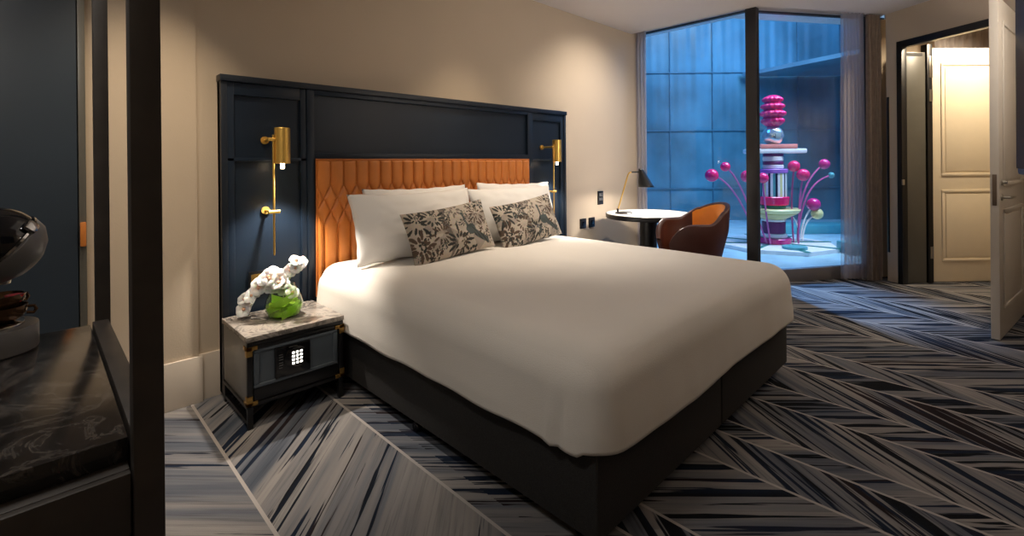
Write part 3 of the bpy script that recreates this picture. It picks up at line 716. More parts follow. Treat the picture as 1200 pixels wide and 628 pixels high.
inn = [(r - 0.003, z) for r, z in reversed(outp[1:])]; inn = [(a, b) for a, b in inn[:-1]] + [(0.05, 0.006), (0, 0.006)]
MB().lathe(outp + inn, 48, caps=False).build('vessel', mg, vs)
MB().lathe([(0, 0.008), (0.05, 0.008), (0.074, 0.020), (0.088, 0.046), (0.089, 0.066), (0, 0.066)], 48, caps=False).build('water', ml, vs)
for k in range(3):
    def lf(u, v, k=k):
        a = k * 2.1 + u * 3.2; r = 0.072 - 0.012 * u; z = 0.02 + u * 0.10 + (v - .5) * 0.045
        rr_ = min(r, 0.078)
        return Vector((math.cos(a) * rr_, math.sin(a) * rr_, z))
    MB().grid(20, 3, lf).build('leaf', M['leaf'], vs, smooth=80)
# one blossom mesh, reused
def blossom_mesh():
    mb = MB()
    for k in range(5):
        a = 2 * PI * k / 5 + 0.3; L_ = 0.030 if k % 2 else 0.027; wd = 0.018
        def pf(u, v, a=a, L_=L_, wd=wd):
            t = u * L_; wv = (v - .5) * 2 * wd * math.sin(PI * min(1, u * 0.86 + 0.12)) ** 0.7
            x = t; y = wv; z = 0.010 * math.sin(u * 2.4) - 0.25 * abs(wv) * 0.5
            return Vector((x * math.cos(a) - y * math.sin(a), x * math.sin(a) + y * math.cos(a), z))
        mb.grid(6, 6, pf)
    mb.sphere((0, 0, 0.006), 0.006, (1, 1, 1.2), 10, mi=1)
    return mb.build('blossom', [M['petal'], M['petal_core']], smooth=80)
bl0 = blossom_mesh(); first = [True]
def blossom(parent, p, d, sc):
    o = bl0 if first[0] else bl0.copy()
    if not first[0]: COL.objects.link(o)
    first[0] = False
    o.parent = parent; o.location = p; o.rotation_mode = 'QUATERNION'
    q = Vector(d).normalized().to_track_quat('Z', 'Y'); o.rotation_quaternion = q; o.scale = (sc, sc, sc)
def bez(p0, p1, p2, p3, n=14):
    P_ = [Vector(p) for p in (p0, p1, p2, p3)]; out = []
    for i in range(n + 1):
        t = i / n; out.append(P_[0] * (1 - t) ** 3 + P_[1] * 3 * t * (1 - t) ** 2 + P_[2] * 3 * t * t * (1 - t) + P_[3] * t ** 3)
    return out
rr = random.Random(12)
def spray_stem(name, lab, ctrl, n, t0, spread, sc):
    e = empty(name, (VX, VY, VZ), 0, lab, 'flowers', 'orchid sprays in the vase')
    pts = bez(*ctrl); MB().tube(pts, 0.0028, 8).build('stem', M['stem'], e)
    for k in range(n):
        t = t0 + (1 - t0) * k / max(1, n - 1); i = min(len(pts) - 1, int(t * (len(pts) - 1)))
        off = Vector((rr.uniform(-1, 1), rr.uniform(-1, 0.7), rr.uniform(-.6, 1))) * spread
        dirv = Vector((-0.5 * 1 + rr.uniform(-.6, .6), -0.8 + rr.uniform(-.4, .4), 0.35 + rr.uniform(-.3, .5)))
        if t0 < 1: blossom(e, pts[i] + off, dirv, sc * rr.uniform(0.85, 1.15))
    return e
lft = Vector((-RX, -RY, 0))   # to the left as seen from the room
def PT(r, f, z):  # offset helper: r to the right of the room view, f away, z up
    return (RX * r + 0.7034 * f, RY * r + 0.7108 * f, z)
spray_stem('orchid_spray', 'white orchid spray drooping over the left side of the vase', (PT(0.02, 0, 0.03), PT(-0.02, -.02, 0.26), PT(-0.13, -.04, 0.19), PT(-0.205, -.04, 0.045)), 16, 0.30, 0.026, 1.3)
spray_stem('orchid_spray', 'white orchid spray heaped over the vase mouth', (PT(0.03, 0, 0.03), PT(0.0, -.02, 0.22), PT(-0.04, -.03, 0.25), PT(-0.13, -.02, 0.155)), 22, 0.25, 0.036, 1.35)
spray_stem('orchid_spray', 'white orchid spray rising up to the right of the vase', (PT(-0.02, 0, 0.03), PT(0.0, 0, 0.14), PT(0.04, 0, 0.24), PT(0.085, .0, 0.285)), 7, 0.84, 0.024, 1.25)

# ------------------------------------------------------------------ desk, lamp, chair
tb = empty('round_table', (4.345, 2.455, 0), 0, 'round pedestal desk with white top and black rim by the window', 'table')
MB().lathe([(0, 0.735), (0.408, 0.735), (0.412, 0.741), (0, 0.741)], 64).build('table_top', M['table_top'], tb, label='white round top')
MB().lathe([(0.30, 0.685), (0.41, 0.695), (0.42, 0.705), (0.42, 0.738), (0.414, 0.7405), (0.411, 0.7345), (0, 0.7345), (0, 0.685), (0.30, 0.685)], 64, caps=False).build('rim', M['black'], tb)
MB().lathe([(0, 0.03), (0.085, 0.03), (0.085, 0.685), (0, 0.685)], 40).build('pedestal', M['black'], tb)
MB().lathe([(0, 0), (0.24, 0), (0.24, 0.012), (0.10, 0.03), (0, 0.03)], 48).build('foot', M['black'], tb)

lx, ly = 4.12, 2.665
lm = empty('desk_lamp', (lx, ly, 0.741), math.atan2(RY, RX), 'black cone desk lamp with a brass arm on the round table', 'lamp')
MB().lathe([(0, 0), (0.085, 0), (0.085, 0.008), (0.078, 0.014), (0, 0.014)], 40, c=(0.06, 0, 0)).build('base', M['black'], lm)
MB().tube([(0, 0, 0.01), (0, 0, 0.05)], 0.011).build('joint', M['black'], lm)
MB().tube([(0, 0, 0.03), (0.105, 0, 0.385), (0.118, 0, 0.405), (0.14, 0, 0.412)], 0.0065, 12).build('arm', M['brass'], lm)
MB().tube([(0.14, 0, 0.412), (0.225, 0, 0.412)], 0.008, 12).build('neck', M['black'], lm)
m_ = Matrix.Translation((0.255, 0, 0.262)) @ Matrix.Shear('XY', 4, (-0.0, 0)) 
sh = bmesh.new()
mb = MB(); rings = []
def cone(u, v):
    a = 2 * PI * u; r = 0.078 + (0.020 - 0.078) * v
    return Vector((0.287 - 0.055 * v + r * math.cos(a), r * math.sin(a), 0.262 + 0.185 * v))
mb.grid(40, 10, cone, close_u=True)
def cap(u, v):
    a = 2 * PI * u; r = 0.020 * (1 - v) + 1e-4
    return Vector((0.232 + r * math.cos(a), r * math.sin(a), 0.447))
mb.grid(40, 2, cap, close_u=True)
o = mb.build('shade', M['black'], lm); so = o.modifiers.new('s', 'SOLIDIFY'); so.thickness = 0.003; so.offset = -1
MB().sphere((0.275, 0, 0.34), 0.022, n=16).build('bulb', M['bulb'], lm)
sh.free()

def tub_chair():
    c = empty('tub_chair', (3.99, 1.845, 0), 0, 'low swivel tub chair, oxblood leather outside and orange leather inside', 'armchair')
    # local +x is the front. shell profile around the back: angle th from -A..A (0 = rear)
    A_ = math.radians(152)
    def top_h(t):   # t = |th|/A_
        if t < 0.30: return 0.885 - 0.055 * (t / 0.30) ** 2
        s = min(1, (t - 0.30) / 0.28); s = s * s * (3 - 2 * s)
        h = 0.83 - 0.10 * s
        if t > 0.72: h -= 0.16 * ((t - 0.72) / 0.28) ** 2
        return h
    def shell(rad_top, rad_bot, inner):
        def fn(u, v):
            th = (u * 2 - 1) * A_; t = abs(u * 2 - 1); hgt = top_h(t) - (0.006 if inner else 0); zb = 0.36 if inner else 0.30
            z = zb + (hgt - zb) * v
            q = (z - 0.30) / 0.56
            rb = rad_bot + (rad_top - rad_bot) * min(1, q * 1.5) ** 0.7
            if t < 0.35: rb += 0.07 * max(0, q - 0.45) * (1 - t / 0.35)
            x = -math.cos(th) * rb * 0.98; y = math.sin(th) * rb * 1.02
            if x > 0: x *= 1.12
            return Vector((x, y, z))
        return fn
    MB().grid(72, 20, shell(0.315, 0.20, False)).build('outer_shell', M['chair_out'], c, smooth=80)
    sin_ = shell(0.272, 0.20, True); cut = 0.30
    MB().grid(40, 20, lambda u, v: sin_(cut + (1 - 2 * cut) * u, v)).build('back_lining', M['chair_in'], c, smooth=80, label='orange leather back lining')
    for f_ in (lambda u, v: sin_(cut * u, v), lambda u, v: sin_(1 - cut + cut * u, v)): MB().grid(24, 20, f_).build('arm_lining', M['chair_out'], c, smooth=80)
    rim = []
    so_, si_ = shell(0.315, 0.20, False), shell(0.272, 0.20, True)
    mb = MB()
    def roll(u, v):
        p, q = so_(u, 1.0), si_(u, 1.0); m = (p + q) / 2; r_ = (p - q).length / 2; a = PI * v
        d_ = (p - q).normalized()
        return m + d_ * r_ * math.cos(a) + Vector((0, 0, r_ * 0.8 * math.sin(a)))
    mb.grid(72, 8, roll)
    for u in (0.0, 1.0):
        def endf(a_, b_, u=u):
            p, q = so_(u, b_), si_(u, b_); return p.lerp(q, a_)
        mb.grid(3, 14, endf)
    mb.build('arm_rim', M['chair_out'], c, smooth=80)
    def seat(u, v):
        a = 2 * PI * u; r = 0.265 * v; e = 1 - v ** 6
        x = math.cos(a) * r * 1.08 + 0.05; y = math.sin(a) * r
        return Vector((x, y, 0.40 + 0.055 * e + 0.01 * math.cos(a) * v))
    mb = MB(); mb.grid(48, 12, seat, close_u=True); mb.lathe([(0.268, 0.40), (0.27, 0.36), (0.22, 0.31), (0, 0.31)], 48, caps=False, mtx=Matrix.Translation((0.05, 0, 0)) @ Matrix.Diagonal((1.08, 1, 1, 1)))
    mb.build('seat_cushion', mat('seat_leather', (0.16, 0.06, 0.04), 0.4), c, smooth=60, label='dark brown seat cushion')
    MB().lathe([(0, 0.27), (0.18, 0.27), (0.21, 0.31), (0, 0.31)], 40).build('seat_pan', M['chair_out'], c)
    MB().lathe([(0, 0.03), (0.03, 0.03), (0.03, 0.28), (0, 0.28)], 24).build('swivel_column', M['steel'], c)
    MB().lathe([(0, 0), (0.26, 0), (0.26, 0.012), (0.05, 0.03), (0, 0.03)], 48).build('swivel_foot', M['steel'], c)
    return c
ch = tub_chair(); ch.rotation_euler.z = math.atan2(-RY, -RX) + math.radians(6); ch.scale = (0.92, 0.92, 1.0)

# ------------------------------------------------------------------ minibar frame, counter, machine
mbx = empty('minibar_cabinet', (-0.5, 0.76, 0), 0, 'dark bronze open framed minibar cabinet at the left edge', 'cabinet')
def mloc(x, y): return x + 0.5, y - 0.76
def mbox(name, m, x0, x1, y0, y1, z0, z1, bev=0.002, label=None):
    return MB().box(x0 + 0.5, x1 + 0.5, y0 - 0.76, y1 - 0.76, z0, z1, bevel=bev).build(name, M[m], mbx, label=label)
mbox('post', 'black_brown', 0.082, 0.114, 0.757, 0.790, 0, 2.30)
mbox('post', 'black_brown', 0.090, 0.116, 1.425, 1.455, 0, 2.30)
mbox('post', 'black_brown', -1.10, -1.07, 0.757, 0.790, 0, 2.30)
mbox('post', 'black_brown', -1.10, -1.07, 1.425, 1.455, 0, 2.30)
mbox('top_rail', 'black_brown', -1.07, 0.082, 0.757, 0.790, 2.26, 2.30); mbox('top_rail', 'black_brown', -1.07, 0.09, 1.425, 1.455, 2.26, 2.30)
mbox('side_rail', 'black_brown', 0.086, 0.112, 0.791, 1.424, 2.26, 2.30); mbox('side_rail', 'black_brown', 0.084, 0.112, 0.791, 1.424, 0.84, 0.905)
mbox('body', 'black_brown', -1.07, 0.080, 0.775, 1.44, 0.06, 0.868)
mbox('apron', 'black_brown', -1.07, 0.080, 0.762, 0.774, 0.79, 0.868)
for x0, x1 in ((-1.06, -0.51), (-0.50, 0.07)):
    dp = MB().box(x0 + .5, x1 + .5, -0.002, 0.012, 0.09, 0.775, bevel=0.003).build('door', M['gloss_black'] if False else M['black'], mbx)
    MB().box(x1 + .5 - .05, x1 + .5 - .03, -0.02, -0.003, 0.55, 0.70, bevel=0.003).build('handle', M['brass_dull'], dp)
mbox('side_panel', 'black_brown', 0.086, 0.108, 0.791, 1.424, 0.02, 0.838)
ct = tag(MB().box(-1.06, 0.081, 0.795, 1.42, 0.8685, 0.90, bevel=0.003).build('worktop', M['counter']), 'black marble worktop with fine pale veins under the coffee machine', 'worktop')

cm = empty('coffee_machine', (-0.055, 1.345, 0.9005), 0, 'glossy black rounded capsule coffee machine on the marble worktop', 'coffee machine')
# tray base: long rounded slab
def trayprof(x0, x1, y0, y1, r, n=10):
    out = []
    for cx_, cy_, a0_ in ((x1 - r, y1 - r, 0), (x0 + r, y1 - r, PI / 2), (x0 + r, y0 + r, PI), (x1 - r, y0 + r, 1.5 * PI)):
        for k in range(n + 1): a = a0_ + PI / 2 * k / n; out.append((cx_ + r * math.cos(a), cy_ + r * math.sin(a)))
    return out
mb = MB(); mb.prism(trayprof(-0.30, 0.055, -0.075, 0.075, 0.072), 0.0, 0.048, bevel=0.005); mb.build('base', M['grey_plastic'], cm)
mb = MB(); mb.prism(trayprof(-0.28, 0.035, -0.055, 0.055, 0.05), 0.048, 0.053, bevel=0.001); mb.build('drip_grid', M['chrome'], cm)
tilt = Matrix.Translation((-0.007, -0.017, 0.2065)) @ Matrix.Rotation(math.radians(-30), 4, Vector((-RY, RX, 0))) @ Matrix.Rotation(math.radians(40), 4, Vector((RX, RY, 0))) @ Matrix.Rotation(math.atan2(RY, RX), 4, 'Z')
mb = MB(); mb.sphere((0, 0, 0), 0.070, (1.0, 1.0, 1.0), 48, mtx=tilt); mb.build('head', M['gloss_black'], cm)
mb = MB(); mb.lathe([(0.068, -0.002), (0.0725, -0.002), (0.0725, 0.002), (0.068, 0.002), (0.068, -0.002)], 48, caps=False, mtx=tilt @ Matrix.Translation((0, 0, -0.012))); mb.build('trim_ring', M['chrome'], cm)
mb = MB(); mb.lathe([(0.0695, -0.014), (0.0715, -0.018), (0.068, -0.035), (0.052, -0.055), (0.03, -0.068), (0, -0.073)], 48, caps=False, mtx=tilt); mb.build('lower_shell', M['grey_plastic'], cm)
mb = MB(); mb.box(0.068, 0.080, -0.012, 0.012, -0.020, 0.002, bevel=0.006, mtx=tilt); mb.build('lever', M['chrome'], cm)
mb = MB(); mb.lathe([(0, 0), (0.012, 0), (0.016, 0.02), (0.016, 0.03), (0, 0.03)], 20, c=(0.004, 0, 0.127)); mb.build('spout', M['steel'], cm)
mb = MB(); mb.tube([(-0.17, 0, 0.045), (-0.17, 0, 0.16), (-0.12, 0, 0.23), (-0.05, -0.01, 0.215)], [0.06, 0.055, 0.05, 0.045], 20); mb.build('column', M['gloss_black'], cm)
gcu = 'bronze glazed cups on the drip tray'
cup = empty('espresso_cup', (-0.052, 1.345, 0.954), 0, 'bronze glazed espresso cup, lower of the two stacked on the drip tray', 'cup', gcu)
MB().lathe([(0, 0), (0.018, 0), (0.030, 0.008), (0.036, 0.020), (0.037, 0.030), (0.034, 0.030), (0.033, 0.02), (0.027, 0.010), (0, 0.006)], 36, caps=False).build('bowl', M['bronze_glass'], cup)
MB().tube([(0.035, 0, 0.024), (0.045, 0, 0.023), (0.048, 0, 0.016), (0.044, 0, 0.010), (0.034, 0, 0.012)], 0.003).build('handle', M['bronze_glass'], cup)
c2 = copy_tree(cup); c2.location = (-0.055, 1.345, 0.9765); c2.rotation_euler.z = 0.6; c2['label'] = 'bronze glazed espresso cup, upper of the two stacked, holding a red capsule'
tag(MB().lathe([(0, 0), (0.010, 0), (0.013, 0.012), (0.014, 0.014), (0, 0.016)], 20, c=(-0.034, 1.333, 0.992)).build('coffee_capsule', M['red']), 'red coffee capsule lying in the upper bronze cup', 'capsule')

# wardrobe
wr = empty('wardrobe', (-0.5, 2.9, 0), 0, 'tall navy wardrobe behind the coffee machine with a leather pull', 'wardrobe')
MB().box(-0.74, 0.655, 0.022, 0.105, 0.0, 2.6, bevel=0.002).build('carcass', M['black'], wr)
wd = MB().box(-0.735, 0.626, 0.0, 0.021, 0.03, 2.57, bevel=0.002).build('door', M['navy_door'], wr)
MB().box(0.632, 0.653, -0.022, -0.0005, 0.895, 1.003, bevel=0.004).build('handle', M['leather'], wd, label='orange leather pull tab')
MB().box(0.630, 0.655, 0.0, 0.021, 0.0, 2.6, bevel=0.002).build('stile', M['grey_door'], wr)

# television on a swing arm on the near wall
tv = empty('television', (1.58, -0.03, 1.215), math.radians(4.8), 'dark flat television on the wall opposite the bed, cut by the right edge', 'television')
MB().box(-1.1, 0, -0.035, -0.004, 0.0, 0.66, bevel=0.006).build('casing', M['black'], tv)
MB().box(-1.088, -0.012, -0.004, -0.001, 0.014, 0.648).build('screen', M['screen'], tv)
MB().box(-0.60, -0.50, -0.822, -0.035, 0.28, 0.38, bevel=0.005).build('wall_arm', M['black'], tv)

# ------------------------------------------------------------------ outside: plaza, facade, sculpture
def vw(depth, right, z): # helper for laying out the plaza along the street axis seen from the room
    return Vector((0.7034 * depth + 0.7107 * right, 0.7108 * depth - 0.7034 * right, z))
out_poly = [(5.23, 3.13), (5.23, 1.80), (9.1, -0.77), (9.1, -4), (22, -4), (22, 18), (-2, 18), (-2, 3.14)]
struct(MB().prism(out_poly, -0.12, -0.06).build('ground', M['plaza'], smooth=0))
fc = empty('building', tuple(vw(10.6, 0, 0)), math.atan2(-0.7034, 0.7107), 'tall blue lit building with panelled glass front across the street', 'building')
MB().box(-9, 9, 0.12, 0.5, -0.1, 8, bevel=0).build('wall', M['facade'], fc)
gi = 0
for i in range(16):
    for k in range(6):
        x0 = -5.0 + i * 0.95; z0 = -0.62 + k * 1.29
        def pane(u, v, x0=x0, z0=z0, i=i):
            x = x0 + 0.925 * u; return Vector((x, 0.10 + 0.004 * math.sin(x * 17 + 3 * math.sin(i * 5 + v)) + 0.003 * math.sin(x * 31 + i), z0 + 1.265 * v))
        MB().grid(40, 2, pane).build('window', M['facade_glass'], fc, smooth=80)
mb = MB()
for i in range(17): mb.box(-5.024 + i * 0.95, -5.001 + i * 0.95, 0.07, 0.13, -0.05, 7.1)
for k in range(1, 7): mb.box(-5.0, 10.2, 0.065, 0.13, -0.645 + k * 1.29, -0.621 + k * 1.29)
mb.build('window_frame', M['facade_frame'], fc)
# glazed canopy at the right
cp = empty('canopy', tuple(vw(10.5, 0, 3.12)), math.atan2(-0.7034, 0.7107), 'pale wedge shaped canopy high over the plaza right of the sculpture', 'canopy')
MB().prism([(5.1, 0.08), (7.55, -5.3), (11.5, -5.3), (11.5, 0.08)], 0, 0.08).build('roof_slab', M['facade'], cp)
for x in (8.9, 10.8): MB().box(x - .05, x + .05, -4.6, -4.5, -3.18, 0.0).build('post', M['facade_frame'], cp)

# --- totem sculpture
SD = 7.4; S0 = vw(SD, (906 - 600) / 561.5 * SD, -0.02)
sc_ = empty('sculpture', tuple(S0), math.atan2(-0.7034, 0.7107), 'colourful striped totem sculpture with pink tiered top on the plaza outside', 'sculpture')
K = SD / 561.5
def zz(v): return 1.25 - (v - 187.0 ) * K + 0.02 - 0.0   # height of a layer above the plinth
def disc(name, v0, v1, r0, m, r1=None, x=0, n=40):
    r1 = r0 if r1 is None else r1; z1, z0 = zz(v0), zz(v1); b = min(0.012, (z1 - z0) * .3)
    return MB().lathe([(0, z0), (r1 * K - b, z0), (r1 * K, z0 + b), (r0 * K, z1 - b), (r0 * K - b, z1), (0, z1)], n, c=(x, 0, 0)).build(name, M[m], sc_)
tiers = [(110, 119, 9.5, 12), (118, 127, 11.5, 13.5), (126, 136, 13, 14.5), (135, 147, 15, 9)]
for v0, v1, r0, r1 in tiers:
    z1, z0 = zz(v0), zz(v1); hgt = z1 - z0
    n_ = 48; mb = MB()
    def tier(u, v, r0=r0, r1=r1, z0=z0, hgt=hgt):
        a = 2 * PI * u; rr_ = (r0 * (1 - v) * 0.55 + r1 * v * 0.0 + r0 * 0.0); prof = math.sin(PI * (0.12 + 0.80 * v)) ** 0.6
        r = (r1 + (r0 - r1) * v) * K * prof * (1 + 0.05 * math.cos(14 * a)); return Vector((r * math.cos(a), r * math.sin(a), z0 + hgt * v))
    mb.grid(84, 8, tier, close_u=True); mb.build('tier', M['pink'], sc_, smooth=60)
    MB().lathe([(0, z0), ((r1 - 1) * K * .8, z0), ((r1 - 1) * K * .8, z0 + .02), (0, z0 + .02)], 32).build('tier_ring', M['magenta'], sc_)
MB().sphere((0, 0, zz(157)), 11.5 * K, n=40).build('silver_ball', M['silver'], sc_)
MB().box(-20 * K, 22 * K, -0.16, 0.16, zz(172.5), zz(167.5), bevel=0.01).build('salmon_board', M['salmon'], sc_)
MB().box(-30 * K, 33 * K, -0.16, 0.16, zz(178), zz(172.6), bevel=0.02).build('white_board', M['white_paint'], sc_)
disc('drum', 178, 181.5, 11, 'purple'); disc('drum', 181.5, 187, 11, 'white_paint'); disc('drum', 187, 191, 11, 'purple'); disc('drum', 191, 196, 11, 'white_paint')
disc('violet_disc', 196, 201, 15.5, 'violet')
# striped drum
mb = MB(); z1, z0 = zz(201), zz(229); n = 36
for k in range(n):
    a0_, a1_ = 2 * PI * k / n, 2 * PI * (k + 1) / n; mi = (0, 1, 0, 2, 1, 0, 3)[k % 7]
    r = (14.5 if mi != 1 else 13.6) * K
    mb.prism([(0, 0), (r * math.cos(a0_), r * math.sin(a0_)), (r * math.cos(a1_), r * math.sin(a1_))], z0, z1, mi=mi)
mb.build('striped_drum', [M['white_paint'], M['navy_paint'], M['teal'], M['yellow']], sc_, smooth=0)
disc('magenta_ring', 228, 238, 17, 'pink', 16); disc('green_disc', 238, 242, 13, 'green')
disc('yellow_platter', 242, 247, 28, 'yellow', 26); disc('yellow_cone', 247, 254, 24, 'yellow', 14)
disc('column', 254, 257, 13, 'white_paint'); disc('column', 257, 271, 12.5, 'purple'); disc('column', 271, 276, 14, 'white_paint'); disc('magenta_ring', 276, 282, 18.5, 'magenta')
for k in range(8):
    a0_, a1_ = 2 * PI * k / 8, 2 * PI * (k + 1) / 8; r0_, r1_ = 0.22, 0.86
    MB().prism([(r0_ * math.cos(a0_), r0_ * math.sin(a0_)), (r1_ * math.cos(a0_), r1_ * math.sin(a0_)), (r1_ * math.cos(a1_), r1_ * math.sin(a1_)), (r0_ * math.cos(a1_), r0_ * math.sin(a1_))], -0.04, zz(282) if False else -0.005 + 0.02).build('plinth_segment', M['white_paint'], sc_)
    MB().prism([(math.cos(a0_) * r + math.sin(a0_) * w__, math.sin(a0_) * r - math.cos(a0_) * w__) for r, w__ in ((0.25, .02), (0.865, .04), (0.865, -.04), (0.25, -.02))], 0.015, 0.022).build('green_band', M['green'], sc_)
MB().lathe([(0, 0.014), (0.16, 0.014), (0.16, 0.05), (0, 0.05)], 24, c=(0.0, -0.55, 0)).build('teal_spot', M['teal'], sc_)
def wand(pts, ball, r, mw='wand', mbm='pink', dy=0.0):
    P_ = [((x - 906) * K, dy, zz(v)) for x, v in pts]
    cur = bez(*P_, n=16); st = MB().tube(cur, 0.013 if r else 0.010, 8).build('stem', M[mw], sc_)
    if r: MB().sphere(tuple(cur[-1]), r * K, n=28).build('ball', M[mbm], st)
wand([(886, 281), (874, 240), (854, 206), (834, 203)], 1, 7.6, mw='wand'); wand([(888, 281), (878, 235), (864, 203), (850, 193)], 1, 5.6)
wand([(890, 281), (874, 236), (870, 222), (868, 204)], 1, 7, dy=-.2); wand([(892, 281), (886, 236), (884, 222), (884, 206)], 1, 6, dy=-.25)
wand([(924, 281), (920, 225), (924, 212), (925, 193)], 1, 6.5, dy=-.12); wand([(926, 281), (926, 232), (930, 215), (932, 203)], 1, 7, dy=-.2)
wand([(934, 281), (934, 232), (946, 204), (966, 191)], 1, 6, mbm='magenta'); wand([(934, 281), (938, 232), (950, 210), (974, 204)], 1, 3.5, mbm='teal')
wand([(938, 278), (938, 262), (944, 250), (953, 238)], 1, 7.5, 'white_paint', 'magenta'); wand([(940, 280), (941, 262), (946, 254), (957, 249)], 1, 6.5, 'white_paint', 'yellow')
wand([(936, 280), (935, 262), (932, 256), (928, 252)], 0, 0, 'white_paint')
# low planters and ground lights
for (d_, r_, w__, dd, lab) in ((6.75, 4.95, 0.55, 0.35, 'low teal bench block right of the sculpture'), (8.8, 5.6, 1.6, 0.5, 'long low teal block farther behind the sculpture')):
    p_ = vw(d_, r_, -0.06); o = MB().box(-w__ / 2, w__ / 2, -dd / 2, dd / 2, 0, 0.16, bevel=0.02).build('bench', M['teal']); o.location = p_; o.rotation_euler.z = math.atan2(-0.7034, 0.7107); tag(o, lab, 'bench')
def uplight(d_, r_, s, lab):
    p_ = vw(d_, r_, -0.06); e = empty('ground_light', tuple(p_), 0, lab, 'light', 'ground lights on the plaza')
    MB().lathe([(0, 0), (s * .9, 0), (s, 0.03), (s * .95, 0.05), (0, 0.05)], 24).build('housing', M['steel'], e)
    MB().lathe([(0, 0.051), (s * .8, 0.051), (s * .6, 0.07), (0, 0.078)], 24).build('lens', M['soft_lit'], e)
uplight(6.75, 4.87, 0.10, 'bright ground light shining behind the sheer curtain')
uplight(8.1, 4.25, 0.12, 'white ground light beside the foot of the sculpture')
uplight(8.7, 5.2, 0.10, 'small ground light far right of the sculpture')
uplight(9.3, 2.15, 0.10, 'small ground light behind the orange chair')
uplight(9.8, 3.4, 0.08, 'small ground light left of the sculpture near the building')
# soffit over the glass
struct(MB().prism([(5.20, 3.13), (5.20, 1.78), (6.7, 0.78), (6.85, 1.02), (5.36, 2.0), (5.36, 3.13)], 2.80, 2.86).build('trim_3', M['white_paint'], smooth=0))

# ------------------------------------------------------------------ lights
def area(name, loc, target, size, power, color, sy=None, spread=180):
    l = bpy.data.lights.new(name, 'AREA'); l.energy = power; l.color = color; l.size = size; l.spread = math.radians(spread)
    if sy: l.shape = 'RECTANGLE'; l.size_y = sy
    o = bpy.data.objects.new(name, l); COL.objects.link(o); o.location = loc
    o.rotation_euler = (Vector(target) - Vector(loc)).to_track_quat('-Z', 'Y').to_euler(); return o
def spot(name, loc, target, deg, power, color, blend=0.6, rad=0.03):
    l = bpy.data.lights.new(name, 'SPOT'); l.energy = power; l.color = color; l.spot_size = math.radians(deg); l.spot_blend = blend; l.shadow_soft_size = rad
    o = bpy.data.objects.new(name, l); COL.objects.link(o); o.location = loc
    o.rotation_euler = (Vector(target) - Vector(loc)).to_track_quat('-Z', 'Y').to_euler(); return o
WARM = (1.0, 0.80, 0.58); NEUT = (1.0, 0.89, 0.77)
def point(name, loc, power, color, rad):
    l = bpy.data.lights.new(name, 'POINT'); l.energy = power; l.color = color; l.shadow_soft_size = rad
    o = bpy.data.objects.new(name, l); COL.objects.link(o); o.location = loc; return o
spot('sconce_light', (0.97, 2.795, 1.225), (0.95, 2.66, 0), 96, 55, NEUT, 0.55, 0.02)
spot('sconce_light', (3.345, 2.795, 1.225), (3.32, 2.70, 0), 110, 42, NEUT, 0.5, 0.02)
spot('desk_lamp_light', (4.315, 2.475, 1.02), (4.315, 2.50, 0), 172, 26, NEUT, 0.25, 0.025)
spot('downlight', (4.0, 2.0, 2.74), (4.1, 3.0, 1.2), 105, 120, NEUT, 1.0, 0.05)
spot('downlight', (0.45, 2.25, 2.74), (0.35, 2.95, 0.3), 65, 95, WARM, 0.9, 0.04)
spot('downlight', (2.4, 2.3, 2.74), (2.4, 2.7, 0.6), 76, 80, WARM, 1.0, 0.06)
spot('downlight', (2.7, 1.8, 2.74), (2.55, 2.0, 0.6), 58, 75, NEUT, 1.0, 0.10)
spot('downlight', (-0.2, 1.9, 2.74), (-0.2, 2.9, 1.3), 80, 22, NEUT, 1.0, 0.05)
point('entry_fill', (-0.5, -0.5, 2.3), 5, NEUT, 0.12)  # added fill for nightstand and bed front; no lamp stands here
spot('uplight', (3.0, -0.7, 1.85), (4.1, 1.6, 2.76), 125, 115, NEUT, 1.0, 0.15)  # added fill aimed up to brighten the ceiling, not a room fitting
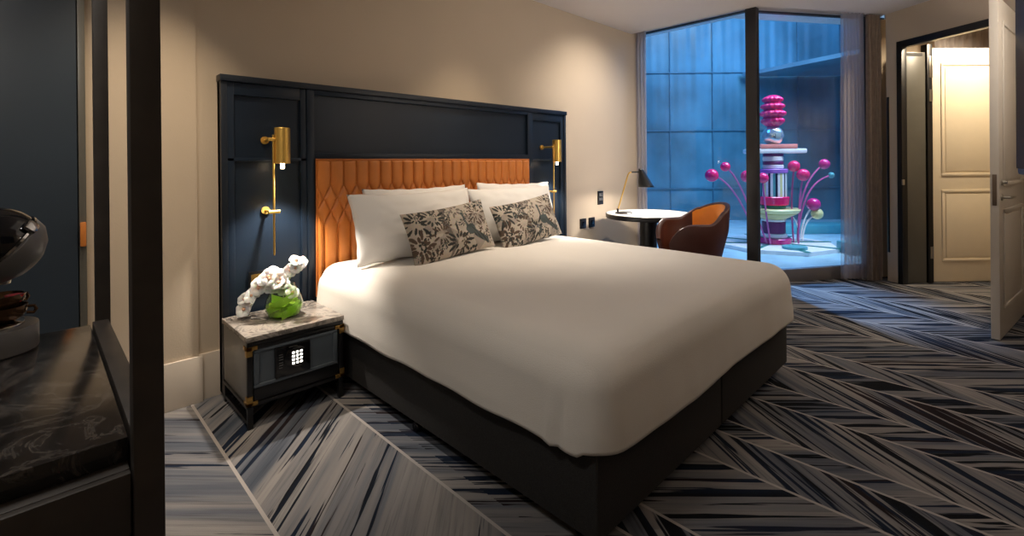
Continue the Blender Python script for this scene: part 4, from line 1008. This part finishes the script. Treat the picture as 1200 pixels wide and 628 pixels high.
area('minibar_highlight_fill', (-0.22, 1.30, 2.24), (-0.15, 1.32, 1.0), 0.35, 5, (1.0, 0.95, 0.88), 0.03)  # this pair is added for bar highlights on the machine, no fitting modelled
area('minibar_highlight_fill', (-0.22, 1.10, 2.24), (-0.15, 1.22, 1.0), 0.35, 5, (1.0, 0.95, 0.88), 0.03)
point('door_side_fill', (4.35, -0.55, 2.2), 11, NEUT, 0.12)  # added out-of-view fill for door leaf and ceiling, no actual lamp
spot('totem_light', tuple(vw(5.9, 5.3, 4.6)), tuple(vw(7.4, 4.0, 0.9)), 50, 620, (1.0, 0.93, 0.96), 0.6, 0.1)
spot('street_spot', (6.9, 3.9, 3.0), (5.20, 1.27, 0), 24, 1900, (0.16, 0.50, 1.0), 1.0, 0.1)
spot('hall_light', (6.35, -0.25, 2.70), (6.55, 0.2, 0.8), 140, 130, (1.0, 0.82, 0.58), 0.6, 0.08)
area('ceiling_bounce_fill', (2.6, 1.2, 2.74), (2.6, 1.2, 0), 2.6, 5, NEUT, 1.6)  # added soft panel standing in for bounced light, not a fixture
# outside
area('outdoor_fill', tuple(vw(7.0, 4.5, 5.5)), tuple(vw(8.2, 4.0, 0)), 2.0, 210, (0.55, 0.78, 1.0))  # these three are unseen panels added to light plaza and facade
area('outdoor_fill', tuple(vw(7.5, -0.5, 6.0)), tuple(vw(10.5, 1.5, 2)), 3.0, 200, (0.06, 0.36, 1.0))
area('outdoor_fill', tuple(vw(6.5, 6.5, 4.5)), tuple(vw(10.5, 3.5, 1.5)), 2.0, 170, (0.12, 0.42, 1.0))
w_ = bpy.data.worlds.new('dusk'); bpy.context.scene.world = w_; w_.use_nodes = True
bg = w_.node_tree.nodes['Background']; bg.inputs['Color'].default_value = (0.03, 0.20, 0.62, 1); bg.inputs['Strength'].default_value = 0.42

sc = bpy.context.scene
sc.view_settings.view_transform = 'Standard'; sc.view_settings.look = 'None'; sc.view_settings.gamma = 1; sc.view_settings.use_curve_mapping = False
sc.view_settings.exposure = 0.0
